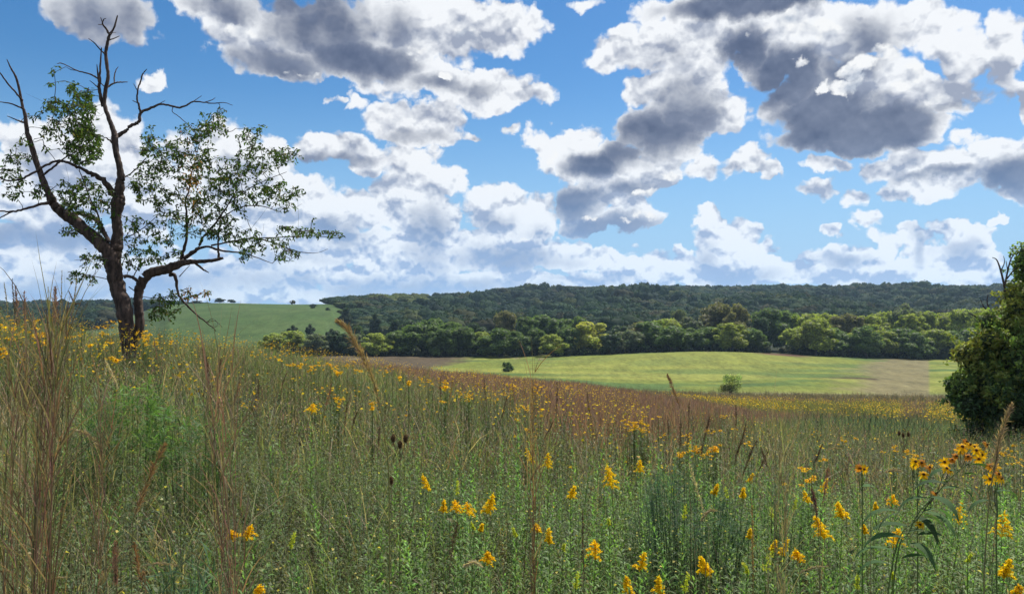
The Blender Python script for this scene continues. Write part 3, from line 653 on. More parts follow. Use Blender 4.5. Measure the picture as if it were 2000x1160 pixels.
def leafy_stems(acc, x, Y, h, nl, leafL, leafW, cols, wts, t0=.15, k=2, el=(15, 60), stemr=.0018, stemcol=None, lean=.12, shrink=.5, stem=True):
    n = len(x); b = base_pts(x, Y); az = U(0, 6.28, n); kk = 6; h = A(h, n) * (.72 + .56 * vnoise(x, Y, 1.2, 56))
    p = path(b, az, np.radians(90) - np.abs(rng.normal(0, lean, n)), h, rng.normal(0.1, .22, n), kk)
    pc = vary(pick(cols, n, wts), n, .16, .05) * (.62 + .76 * .6 * vnoise(x, Y, 1.0, 54) + .76 * .4 * vnoise(x, Y, .3, 55))[:, None]
    if stem: tubes(acc, p, np.linspace(1, .5, kk + 1)[None] * A(stemr, n)[:, None], pc * .8 if stemcol is None else vary(stemcol, n))
    i = np.repeat(np.arange(n), nl); j = np.tile(np.arange(nl), n); m = len(i)
    t = t0 + (1 - t0) * (j + U(0, 1, m)) / nl; q = t * kk; a = np.minimum(q.astype(int), kk - 1); fr = (q - a)[:, None]
    pos = p[i, a] * (1 - fr) + p[i, a + 1] * fr
    e = np.radians(el[0] + (el[1] - el[0]) * t + rng.normal(0, 12, m))
    ribbons(acc, pos, j * 2.4 + i * 1.7 + rng.normal(0, .3, m), e, A(leafL, n)[i] * (1 - shrink * t) * U(.7, 1.25, m), A(leafW, n)[i] * (1 - shrink * .6 * t) * U(.8, 1.2, m), U(.3, 1.5, m), k, vary(pc[i], m, .14, .03), 'leaf', rng.normal(0, .35, m))
    return p
def dry_stalks(acc, x, Y, h, col, nb=14, head=.35, bl=.035, r=.0016, lean=.15, bw=.005, wts=None):
    n = len(x); b = base_pts(x, Y); kk = 6
    p = path(b, U(0, 6.28, n), np.radians(90) - np.abs(rng.normal(0, lean, n)), h, rng.normal(.12, .25, n), kk)
    pc = vary(pick(col, n, wts), n, .2, .05)
    tubes(acc, p, np.linspace(1, .45, kk + 1)[None] * A(r, n)[:, None], pc)
    if nb:
        i = np.repeat(np.arange(n), nb); m = len(i); t = U(1 - head, 1, m); q = t * kk; a = np.minimum(q.astype(int), kk - 1); fr = (q - a)[:, None]
        pos = p[i, a] * (1 - fr) + p[i, a + 1] * fr
        ribbons(acc, pos, U(0, 6.28, m), np.radians(U(35, 80, m)), bl * U(.5, 1.3, m), bw * U(.6, 1.3, m), U(-.2, .9, m), 1 if bl < .03 else 2, vary(pc[i] * 1.1, m, .2), 'leaf')
def sel(mask, *a): return [q[mask] for q in a]
GM = Acc()      # grasses
FM = Acc()      # leafy plants
DM = Acc()      # dry stalks
# ---- near meadow, 1.7 .. 8 m
def near():
    px, x, Y = scatter(5200, 1.75, 8.5, p=1.35); lb = left_brown(px, Y); r = U(0, 1, len(x))
    pt = vnoise(x, Y, .9, 11)
    g = r < .24 + .40 * lb
    a, b, c = sel(g, px, x, Y); l2 = left_brown(a, c)
    s = U(0, 1, len(a)) < l2 * .6
    grass_tufts(GM, b[s], c[s], a[s], 9, .35, .95, .0055, 5, [G_OLIVE, TAN, BROWN, G_MID, STRAW], [4, 2.5, 2, 2, 1])
    s = ~s; grass_tufts(GM, b[s], c[s], a[s], 9, .28, .70, .0060, 5, [G_MID, G_OLIVE, G_FRESH, TAN, BROWN], [4, 4, 1.5, 1, 1])
    f = ~g; a, b, c = sel(f, px, x, Y); l2 = left_brown(a, c)
    q = U(0, 1, len(a)); h = U(.35, .80, len(a)) * (1 - .15 * l2)
    s = (q < .42) & (U(0, 1, len(a)) > l2 * .7)
    leafy_stems(FM, b[s], c[s], h[s], 34, .070, .0105, [G_FRESH, G_MID, G_OLIVE], [3, 3, 2], el=(5, 65))
    s = (q >= .42) & (q < .82) | ((q < .42) & ~s)
    leafy_stems(FM, b[s], c[s], h[s] * .9, 46, .040, .0075, [G_MID, G_OLIVE, G_BLUE, (.14, .15, .075)], [3, 3, 2, 2], t0=.1, el=(-10, 70), lean=.25, shrink=.3)
    s = q >= .82
    leafy_stems(FM, b[s], c[s], h[s] * .75, 16, .085, .030, [G_MID, G_FRESH, (.17, .15, .05)], [4, 2, 1], t0=.2, k=3, el=(-10, 45), shrink=.5)
near()
# low tangle that closes the gaps, 1.6 .. 12 m
px, x, Y = scatter(5200, 1.6, 13, p=1.5)
grass_tufts(GM, x, Y, px, 7, .12, .38, .0065, 3, [G_OLIVE, BROWN, TAN, G_MID, DARKB], [3, 3, 2, 3, 2], el0=20, el1=80, rad=.12)
px, x, Y = scatter(3200, 1.6, 10, p=1.4)
leafy_stems(FM, x, Y, U(.15, .45, len(x)), 22, .042, .013, [G_MID, G_OLIVE, G_BLUE, BROWN], [3, 3, 2, 1.2], t0=.1, el=(-20, 60), lean=.5, stem=False)
# dry stalks near
px, x, Y = scatter(1500, 1.9, 10, p=1.4); k = U(0, 1, len(x)) < .45 + .55 * left_brown(px, Y); px, x, Y = sel(k, px, x, Y)
dry_stalks(DM, x, Y, U(.5, 1.0, len(x)), [TAN, BROWN, DARKB, STRAW], 12, .35, .028, .0014, wts=[3, 3, 2, 2])
def zone_masks(px, Y, x):
    n = vnoise(x, Y, 3.5, 21) - .5; row = 598 + F * -height(x, Y) / Y
    red = smooth(px, 560, 700) * smooth(Y, np.interp(px, [560, 700, 900, 1100, 1300, 1500, 1700], [40, 33, 19, 13, 14, 24, 50]) + n * 8, np.interp(px, [560, 700, 900, 1100, 1300, 1500, 1700], [54, 44, 28, 20, 22, 36, 66]) + n * 12)
    yel = smooth(px + n * 80, 1270, 1420) * smooth(Y, 50 + n * 22 - np.clip((px - 1500) / 30, 0, 12), 78 + n * 16) * (1 - smooth(Y, 112, 120))
    yel = yel * np.where((px > 1760) & (px < 1810), .25, 1)
    blue = smooth(px, 1500, 1680) * smooth(Y, 22, 32) * (1 - yel)
    hedge = smooth(Y, field_edge(px) - 20, field_edge(px) - 12) * smooth(px, 1120, 1300) * (1 - smooth(Y, field_edge(px) + 0, field_edge(px) + 4))
    return red * (1 - yel), yel, blue, hedge
# ---- middle, 8 .. 22 m
px, x, Y = scatter(9500, 8, 23, p=1.6); lb = left_brown(px, Y); r = U(0, 1, len(x))
rz_ = U(0, 1, len(x)) < zone_masks(px, Y, x)[0] * .93
REDS = [(.205, .108, .088), (.165, .090, .075), (.26, .165, .125), (.13, .10, .055)]
grass_tufts(GM, x[rz_], Y[rz_], px[rz_], 10, .5, 1.0, .010, 4, REDS, [5, 4, 2, 1.5], rad=.12, bend=(.1, .8), el0=68)
px, x, Y, r = sel(~rz_, px, x, Y, r)
s = r < .34
grass_tufts(GM, x[s], Y[s], px[s], 7, .4, .95, .011, 4, [G_OLIVE, G_MID, TAN, BROWN, RUST], [4, 3, 1.6, 1.4, .6], rad=.10)
s = (r >= .34) & (r < .85)
leafy_stems(FM, x[s], Y[s], U(.5, 1.0, s.sum()), 20, .075, .017, [G_MID, G_OLIVE, G_FRESH, G_BLUE], [4, 4, 1, 1.5], k=2, el=(0, 65), stemr=.003)
s = r >= .85
dry_stalks(DM, x[s], Y[s], U(.7, 1.15, s.sum()), [TAN, BROWN, DARKB, RUST], 10, .4, .05, .0025, bw=.009, wts=[2, 3, 2, 1])
# bright green broad clump on the left behind the dry grass, and the feathery dark bush-like clump lower right
def clump(px_, row, h, R, n, cols, L, Wd, nl=24, name=None):
    c = on_ray(px_, row, h * .6); th = U(0, 6.28, n); rr = R * np.sqrt(U(0, 1, n)); x = c[0] + rr * np.cos(th) * 1.2; Y = c[1] + rr * np.sin(th)
    leafy_stems(FM, x, Y, h * (1.05 - .55 * (rr / R) ** 2) * U(.8, 1.1, n), nl, L, Wd, cols, None, t0=.15, el=(0, 70), lean=.2)
clump(80, 900, .9, .6, 60, [(.09, .15, .05)], .10, .012)
# leafy goldenrod shoots without bloom, thick in the right foreground
px, x, Y = scatter(1250, 2.1, 7.5, p=1.2); k = U(0, 1, len(x)) < np.clip((px - 500) / 700, .10, 1); px, x, Y = sel(k, px, x, Y)
leafy_stems(FM, x, Y, U(.5, .92, len(x)), 60, .078, .0135, [(.175, .300, .072), (.145, .245, .070), (.155, .215, .085)], [3, 3, 2], el=(15, 68), k=3, lean=.06, shrink=.62, stemr=.0022)
px, x, Y = scatter(2600, 1.7, 7, p=1.2)
leafy_stems(FM, x, Y, U(.25, .6, len(x)), 40, .045, .011, [(.16, .19, .085), G_MID, (.13, .17, .09), G_OLIVE], [3, 3, 2, 2], t0=.15, k=3, el=(-25, 60), lean=.35, shrink=.3)
# ---- far slope, 20 .. 62 m : coarser tufts, coloured by what grows where
def far_zone(n, y0, y1, p, Wb, per, hs, px0=-140):
    px, x, Y = scatter(n, y0, y1, p=p, px0=px0); ok = Y < field_edge(px) + rng.normal(0, 1.5, n); px, x, Y = sel(ok, px, x, Y)
    red, yel, blue, hedge = zone_masks(px, Y, x); m = len(x); u = U(0, 1, m)
    col = pick([G_OLIVE, G_MID, TAN, BROWN], m, [4, 3, 1.2, 1])
    def setc(mask, cols, w=None):
        k = U(0, 1, m) < mask; col[k] = pick(cols, k.sum(), w); return k
    kb = setc(blue, [(.12, .17, .085), (.10, .155, .085), (.17, .18, .09)])
    kr = setc(red, [(.205, .108, .088), (.165, .090, .075), (.26, .165, .125), (.13, .10, .055)], [5, 4, 2, 1.5])
    ky = setc(yel, [(.13, .15, .04), (.20, .18, .05), (.13, .10, .045)])
    kh = setc(hedge, [(.14, .10, .07), (.20, .155, .10), (.09, .085, .05)])
    hh = U(*hs, m) * np.where(kh, 1.15, 1) * np.where(kr, 1.02, 1)
    i = np.repeat(np.arange(m), per); M_ = len(i)
    b = base_pts(x, Y)[i] + np.concatenate([rng.normal(0, .22, (M_, 2)), np.zeros((M_, 1))], 1)
    ribbons(GM, b, U(0, 6.28, M_), np.radians(U(58, 90, M_)), hh[i] * U(.7, 1.15, M_), Wb * (Y[i] / y0) ** .6 * U(.6, 1.4, M_), U(.1, 1.2, M_), 3, vary(col[i], M_, .2, .04), 'blade', U(-.8, .8, M_))
far_zone(26000, 21, 62, 1.5, .022, 6, (.55, 1.0))
far_zone(34000, 58, 165, 1.5, .045, 5, (.65, 1.0), px0=520)
# shrubby growth in the blue green hollow and along the near edge of the field
def brush(n, cond, y0, y1, cols, hs, px0, px1, leaf, nl):
    px, x, Y = scatter(n, y0, y1, px0=px0, px1=px1, p=1.5); k = cond(px, Y, x); px, x, Y = sel(k, px, x, Y)
    leafy_stems(FM, x, Y, U(*hs, len(x)), nl, leaf, leaf * .35, cols, None, t0=.1, k=1, el=(0, 70), lean=.5, stemr=.01, shrink=.3)
brush(2200, lambda px, Y, x: (px > 1560) & (vnoise(x, Y, 4, 31) > .35), 20, 70, [(.06, .11, .055), (.075, .13, .06), (.05, .09, .045)], (.6, 1.25), 1560, 2100, .22, 26)
brush(1500, lambda px, Y, x: vnoise(x, Y, 5, 32) > .3, 118, 141, [(.075, .06, .04), (.10, .085, .05), (.06, .065, .035)], (.7, 1.5), 1130, 2050, .4, 18)
brush(500, lambda px, Y, x: (Y > field_edge(px) - 8) & (Y < field_edge(px) + 3), 126, 160, [(.07, .075, .035), (.06, .05, .035)], (.7, 1.3), 900, 1500, .4, 18)
tag(GM.obj('meadow_grass', M_VEG), 'uncut grass of the meadow, green, tan and rust red down the slope', 'grass', kind='stuff')
tag(FM.obj('meadow_herbs', M_VEG), 'leafy green herbs growing thickly through the meadow grass', 'herbs', kind='stuff')
tag(DM.obj('dry_stalks', M_PLAIN), 'thin brown seed stalks of last summer all over the meadow', 'dry stalks', kind='stuff')
# yellow band and the scattered small yellow heads too many to count
YM = Acc()
def dots(n, y0, y1, cond, h, size, cols, wts=None, px0=-140, px1=2140, p=1.5, cl=.12, per=1):
    px, x, Y = scatter(n, y0, y1, px0=px0, px1=px1, p=p); k = cond(px, Y, x); px, x, Y = sel(k, px, x, Y)
    x = np.repeat(x, per); Y = np.repeat(Y, per); m = len(x); x = x + rng.normal(0, cl, m); Y = Y + rng.normal(0, cl, m)
    c = np.stack([x, Y, height(x, Y) + U(*h, m)], -1)
    cards(YM, c, np.tile([0, -.35, 1.0], (m, 1)), np.broadcast_to(size, m) * U(.7, 1.2, m), vary(pick(cols, m, wts), m, .15, .05), asp=.9, tilt=.35)
YEL = [(.60, .38, .012), (.66, .46, .02), (.42, .25, .014)]
dots(9000, 40, 118, lambda px, Y, x: U(0, 1, len(px)) < zone_masks(px, Y, x)[1] * smooth(vnoise(x, Y, 7, 61) * .6 + vnoise(x, Y, 2.2, 62) * .4, .25, .7), (.6, 1.08), .13, YEL, px0=1240, per=2, cl=.25)
dots(2300, 8, 40, lambda px, Y, x: (px < 1250) & (vnoise(x, Y, 2.2, 41) > .46), (.75, 1.12), .037, YEL, px0=-100, px1=1250, per=5, cl=.12)
dots(500, 6, 24, lambda px, Y, x: (vnoise(x, Y, 1.8, 42) > .6), (.6, .9), .030, YEL + [(.55, .42, .12)], px0=1150, px1=2100, per=5, cl=.12)
dots(1600, 3, 14, lambda px, Y, x: (vnoise(x, Y, 2.2, 43) > .45), (.45, .8), .014, [(.55, .46, .14), (.42, .40, .22), (.6, .5, .05)], per=3, cl=.08)
tag(YM.obj('yellow_blossom', M_FLOWER), 'countless small yellow flowers sprinkled over the meadow and massed in a band', 'flowers', kind='stuff')
# ------------------------------------------------------------------ the old half-dead tree on the left: its limbs were drawn after the photograph, 18 m away
YT = 18.0
def zt(X, Y_, w): return (X / 2.857, Y_ / 2.857, w / 2.857)
def z2(X, Y_, w): return (X / 2.857, 350 + Y_ / 2.857, w / 2.857)
LIMBS = []   # name, depth range (d0 -> d1), points (px, py, half width px)
def limb(name, conv, d0, d1, *pts): LIMBS.append((name, d0, d1, [conv(*p) for p in pts]))
limb('trunk', z2, 0, 0, (722, 1110, 48), (716, 985, 33), (705, 880, 38), (702, 780, 45), (682, 680, 47), (655, 600, 46), (640, 520, 46), (622, 450, 50), (612, 405, 52))
limb('limb', z2, 0, -.9, (640, 500, 42), (612, 420, 42), (560, 360, 37), (480, 290, 36), (420, 235, 35), (345, 185, 32), (300, 140, 28), (285, 105, 26), (262, 60, 22), (210, -95 + 20, 19), (165, -220, 17), (150, -270, 15), (140, -360, 12), (125, -410, 10), (105, -510, 9), (88, -570, 8), (60, -620, 6), (38, -668, 3))
limb('limb', z2, 0, .5, (625, 480, 42), (640, 400, 42), (652, 350, 37), (655, 280, 30), (650, 200, 31), (660, 130, 38), (666, 80, 31), (670, 20, 27), (676, 0, 25), (665, -75, 21), (648, -150, 20), (640, -222, 22), (640, -248, 20), (622, -300, 16), (600, -360, 15), (583, -420, 14), (590, -500, 14), (603, -570, 12), (597, -630, 12), (590, -700, 12), (600, -760, 11), (610, -800, 10), (636, -842, 7), (650, -890, 6), (656, -912, 4))
limb('limb', z2, .1, .9, (742, 1000, 18), (752, 900, 28), (778, 820, 29), (776, 740, 28), (772, 670, 28), (780, 610, 29), (805, 555, 31), (850, 520, 31), (920, 505, 29), (980, 482, 27), (1030, 465, 22), (1100, 460, 15), (1180, 455, 13), (1228, 444, 12), (1247, 440, 8))
B = [ # dead and living branches: depth start, depth end, points
 (z2,-.9,-1.4,[(125,-440,8),(80,-490,7),(30,-550,6),(-20,-620,4)]), (z2,-.8,-1.3,[(128,-392,8),(90,-410,6),(40,-425,5),(-30,-432,3)]),
 (z2,-.7,-1.1,[(132,-315,8),(85,-332,5),(40,-352,3)]), (zt,.2,-.9,[(648,1125,18),(610,1050,21),(575,1005,19),(520,975,16),(490,962,14),(430,932,11),(370,905,10),(320,900,9),(260,922,9),(200,957,9),(130,995,8),(60,1010,7),(0,992,6),(-80,950,4)]),
 (zt,-.8,-1.2,[(235,980,9),(300,932,8),(350,890,6),(400,860,4),(440,840,2)]),
 (z2,-.8,-1.6,[(275,125,13),(200,150,10),(130,170,9),(60,182,7),(0,178,6),(-60,186,5)]), (z2,-1.2,-1.5,[(70,182,6),(20,205,5),(-30,235,3)]),
 (z2,-.2,.3,[(606,355,16),(572,285,15),(540,235,13),(500,208,12),(460,195,11),(400,190,12),(350,186,13)]),
 (z2,-.1,-.4,[(575,285,9),(560,240,8),(540,180,6),(500,100,5),(470,20,4),(440,-60,3),(430,-150,2)]),
 (z2,.1,.3,[(690,545,14),(720,540,12),(748,552,12),(778,585,14)]),
 (zt,.4,.2,[(612,195,9),(592,162,8),(573,135,6),(578,112,4),(592,104,2)]), (zt,.3,.1,[(574,135,4),(562,100,3)]), (zt,.3,.1,[(573,140,4),(547,138,2)]),
 (zt,.4,.6,[(612,225,5),(645,212,4),(669,202,2)]), (zt,.3,0,[(582,302,6),(552,270,5),(520,235,4),(493,217,2)]),(zt,.3,.5,[(630,185,3),(648,182,2)]),
 (zt,.4,.1,[(576,592,13),(558,530,12),(555,460,11),(560,400,8),(562,330,6),(566,268,4)]), (zt,.2,.1,[(550,460,7),(546,410,6),(541,362,3)]),
 (zt,.2,-.3,[(550,440,7),(500,415,6),(430,396,5),(375,368,4),(340,354,4),(318,357,2)]), (zt,.2,0,[(549,492,5),(525,470,4),(500,450,2)]), (zt,.4,.3,[(590,492,5),(565,468,4),(552,452,3)]),
 (zt,.4,.8,[(598,488,8),(640,464,6),(680,460,5),(712,459,3)]), (zt,.5,.7,[(638,464,5),(637,430,5),(645,396,4),(660,374,2)]),
 (zt,.5,1.1,[(642,765,18),(690,736,14),(740,698,12),(772,680,12),(786,630,11),(830,606,10),(900,582,8),(960,593,8),(1000,601,8),(1040,589,7),(1080,568,6),(1140,573,5),(1200,578,4),(1250,573,3),(1298,589,2)]),
 (zt,.9,.9,[(785,640,9),(776,590,8),(765,555,7),(770,500,6),(785,450,6),(800,410,5),(820,386,2)]), (zt,.9,.8,[(770,512,4),(745,468,2)]), (zt,.9,.8,[(765,575,4),(740,562,3)]),
 (zt,1,1.1,[(1078,568,3),(1125,536,2)]), (zt,1.1,1.2,[(1135,574,4),(1180,560,3),(1201,547,2)]), (zt,1,1.1,[(965,598,3),(962,625,3),(990,645,3),(1020,670,3),(1060,705,2)]), (zt,.9,1,[(882,584,4),(921,563,2)]),
 (zt,.4,.2,[(630,803,8),(612,785,7),(590,768,4)]),
 (z2,.8,1.0,[(1005,474,14),(1020,420,13),(1038,350,11),(1042,250,10),(1040,180,8),(1036,120,7),(1055,60,6),(1062,0,5),(1078,-70,4),(1100,-150,3),(1120,-240,2)]),
 (z2,.8,.3,[(1030,440,13),(1100,392,12),(1132,330,9),(1188,262,8),(1228,212,7),(1268,150,6),(1292,108,4),(1330,40,3),(1360,-60,2)]),
 (z2,.9,1.4,[(1018,445,11),(1080,402,10),(1150,376,9),(1240,400,8),(1340,411,6),(1440,440,4),(1520,470,2)]),
 (z2,1,1.1,[(1222,442,10),(1217,380,8),(1219,300,7),(1230,215,5),(1215,130,4),(1225,40,3),(1240,-60,2)]),
 (z2,1.1,1.7,[(1180,372,7),(1300,346,7),(1420,330,6),(1530,356,5),(1650,401,4),(1760,412,2),(1830,390,1.5)]),
 (z2,1.4,1.9,[(1415,331,4),(1600,322,4),(1750,318,3),(1890,330,2)]), (z2,.6,.9,[(1228,222,5),(1330,160,4),(1450,150,4),(1560,182,2)]), (z2,.6,.9,[(1275,140,4),(1380,60,4),(1500,0,3),(1600,-40,2)]),
 (z2,.9,1,[(1090,468,10),(1130,500,8),(1166,522,3)]), (z2,.8,.9,[(945,535,14),(968,530,15),(985,572,11),(996,640,9),(1030,690,8),(1080,740,7),(1130,782,6),(1190,830,4),(1206,848,2)]),
 (z2,.9,1,[(1000,545,4),(1040,500,3),(1060,480,2)]), (z2,.9,1.1,[(1010,665,3),(1060,660,2),(1120,640,2)]), (z2,.9,.6,[(1150,800,3),(1190,780,2),(1240,825,1.5)]),(z2,.9,.9,[(1150,800,3),(1200,790,2),(1215,815,1.5),(1180,835,1)]),
 (z2,0,-.4,[(612,560,4),(540,545,3),(450,530,3),(370,552,2)]), (z2,0,-.3,[(600,470,5),(540,445,3),(470,450,2),(415,452,1.5)]), (z2,.2,.8,[(720,600,4),(800,655,3),(900,662,3),(960,640,2)]),
 (z2,-.3,-.6,[(440,250,6),(400,290,4),(330,285,2)]), (z2,.2,.5,[(690,330,5),(760,300,4),(840,240,3),(900,180,2)]), (z2,.3,.6,[(740,550,4),(780,490,4),(860,470,3),(930,430,2)]),
 (zt,.4,.6,[(676,1000,6),(740,960,5),(800,900,4),(850,830,3),(840,760,2)]), (zt,-.6,-.8,[(250,1010,5),(210,1060,4),(200,1100,3)]),
]
def lpath(d0, d1, pts, sub=6):
    q = spline(pts, sub); n = len(q); dd = np.linspace(0, 1, n) ** .8
    Y = YT + d0 + (d1 - d0) * dd
    P_ = np.array([at(a, b, y) for (a, b, _), y in zip(q, Y)]); r_ = np.maximum(q[:, 2] * np.clip(.66 + q[:, 2] * .020, .66, .90), .35) * Y / F
    return P_, r_
def wobble(P_, r_, s):
    n = len(P_); return P_ + rng.normal(0, 1, (n, 3)) * r_[:, None] * s, r_ * (1 + rng.normal(0, .05, n))
tree = empty('old_tree', (float(at(250, 690, YT)[0]), YT, hpt(at(250, 690, YT)[0], YT)))
tag(tree, 'big half-dead tree with bare crooked top limbs, standing left in the meadow', 'tree')
T0 = np.array(tree.location)
NODES = []
for name, d0, d1, pts in LIMBS:
    P_, r_ = lpath(d0, d1, pts); P_, r_ = wobble(P_, r_, .06); a = Acc()
    tubes(a, (P_ - T0)[None], r_[None], (1, 1, 1), 12); a.obj(name, M_BARK, tree, smooth=True); NODES += list(P_[6:])
for conv, d0, d1, pts in B:
    P_, r_ = lpath(d0, d1, [conv(*p) for p in pts], 5); P_, r_ = wobble(P_, r_, .22); a = Acc()
    tubes(a, (P_ - T0)[None], r_[None], (1, 1, 1), 7); a.obj('branch', M_BARK, tree, smooth=True)
    NODES += list(P_[2:])
# leaf clusters: (cx, cy, rx, ry, how many)
def c1(X, Y_, rx, ry, n): return (X / 2.857, Y_ / 2.857, rx / 2.857, ry / 2.857, n)
def c2(X, Y_, rx, ry, n): return (X / 2.857, 350 + Y_ / 2.857, rx / 2.857, ry / 2.857, n)
CL = [c1(440,640,90,125,125), c1(470,810,105,105,150), c1(320,640,60,100,26), c1(410,480,30,45,9), c1(490,530,28,40,9), c1(290,400,14,22,2), c1(300,740,60,70,16), c1(280,600,40,40,8), c1(270,480,20,14,2), c1(200,660,30,10,3),
 c2(440,60,130,80,60), c2(470,160,90,60,26), c2(590,130,70,80,20), c2(380,130,60,50,16), c2(520,240,60,60,14), c1(830,800,60,50,16), c1(860,900,90,80,38), c1(800,1000,90,70,26), c1(1090,730,90,60,30), c1(1200,720,70,60,24), c1(1060,830,140,70,42),
 c1(1030,930,150,90,52), c1(1180,950,120,100,44), c1(1150,1060,180,80,50), c1(1400,770,80,60,20), c1(1440,880,150,70,52), c1(1600,870,80,50,24), c1(1370,1000,160,90,56), c1(1560,1060,110,50,28), c1(1650,1080,60,30,8), c1(840,700,14,14,2), c1(1250,640,40,30,4), c1(1180,640,50,20,5), c1(1470,712,30,12,2), c1(1360,720,12,12,2), c1(1000,720,14,14,2), c1(930,800,20,20,3),
 c2(850,80,120,60,34), c2(1000,150,150,80,38), c2(1230,150,160,100,62), c2(1480,90,130,60,28), c2(1600,150,60,30,7), c2(790,330,100,110,34), c2(740,240,50,50,10), c2(940,270,110,90,30), c2(1150,260,170,70,42), c2(1300,310,160,50,40), c2(1470,370,140,45,30), c2(1640,290,110,42,22), c2(1780,300,100,30,16), c2(1880,310,40,18,5), c2(1600,430,70,40,15), c2(1750,230,20,8,1), c2(750,440,70,60,18), c2(860,430,50,40,9), c2(960,400,50,40,8),
 c2(390,295,55,28,9), c2(520,450,80,45,16), c2(470,560,80,30,9), c2(440,530,60,14,5), c2(560,330,40,40,8), c1(60,950,70,60,14), c1(160,860,110,100,16), c1(60,900,50,40,6), c2(60,50,70,60,12), c2(160,40,80,50,10), c2(1350,430,60,30,8), c2(230,60,50,50,8),
 c2(930,690,90,60,26), c2(900,760,70,50,14), c2(940,640,30,20,5), c2(1060,640,50,40,9), c2(1160,635,30,14,4)]
pts = []
for cx, cy, rx, ry, n in CL:
    n = int(n * 1.35); th = U(0, 6.28, n); rr = np.sqrt(U(0, 1, n))
    for a_, b_ in zip(cx + rx * rr * np.cos(th), cy + ry * rr * np.sin(th)):
        pts.append(at(a_, b_, YT + (a_ - 250) / 330 * .9 + rng.normal(0, .45)))
pts = np.array(pts); nodes = np.array(NODES); par = None
dist = np.array([np.min(np.linalg.norm(nodes - p, axis=1)) for p in pts]); od = np.argsort(dist)
tw = []; leafb = []
for i in od:
    p = pts[i]; dd = np.linalg.norm(nodes - p, axis=1); q = nodes[np.argmin(dd + (nodes[:, 2] > p[2] + .15) * .3)]
    L_ = np.linalg.norm(p - q); mid = (p + q) / 2 + rng.normal(0, .07 * L_, 3) + np.array([0, 0, .10 * L_])
    m2 = q * .75 + p * .25 + rng.normal(0, .03 * L_, 3) + np.array([0, 0, .04 * L_])
    s = np.array([q, m2, mid, p * .85 + mid * .15, p]); tw.append(s); nodes = np.vstack([nodes, mid[None], p[None]]); leafb.append((s, L_))
tw = np.array(tw); a = Acc(); tubes(a, tw - T0, np.tile([.0085, .0075, .006, .0045, .003], (len(tw), 1)), (.75, .75, .75), 4)
# bare whips
nb = 60; k = rng.choice(len(pts), nb); e = pts[k] + np.stack([rng.normal(0, .35, nb), rng.normal(0, .3, nb), np.abs(rng.normal(.1, .3, nb))], -1)
tubes(a, np.stack([pts[k], (pts[k] + e) / 2 + rng.normal(0, .03, (nb, 3)), e], 1) - T0, np.tile([.004, .003, .0015], (nb, 1)), (.8, .8, .8), 3)
a.obj('twigs', M_BARK, tree)
lf = Acc(); base = []; 
for s, L_ in leafb:
    n = 6 + int(min(L_, .6) * 8); t = np.concatenate([U(.55, 1, n - 3), [1, 1, 1]]); q = t * 4; j = np.minimum(q.astype(int), 3); fr = (q - j)[:, None]
    base.append(s[j] * (1 - fr) + s[j + 1] * fr + rng.normal(0, .03, (n, 3)))
base = np.concatenate(base); n = len(base)
col = vary(pick([(.056, .096, .022), (.080, .135, .026), (.040, .064, .018), (.17, .15, .035)], n, [5, 4, 3, .7]), n, .2)
pxs = 1000 + F * base[:, 0] / base[:, 1]; rows = 598 - F * base[:, 2] / base[:, 1]
rust = (np.exp(-((pxs - 372) / 16) ** 2 - ((rows - 345) / 60) ** 2) * .5 + (rows > 560) * (pxs > 355) * .5) > U(0, 1, n)
col[rust] = vary((.34, .17, .06), rust.sum())
ribbons(lf, base - T0, U(0, 6.28, n), np.radians(rng.normal(-25, 32, n)), U(.060, .112, n), U(.030, .050, n), U(-.2, 1.0, n), 3, col, 'leaf', rng.normal(0, .7, n))
M_OLD = leaf_mat('old_tree_leaf', 0.32, .75, spec=.12)
lf.obj('foliage', M_OLD, tree)

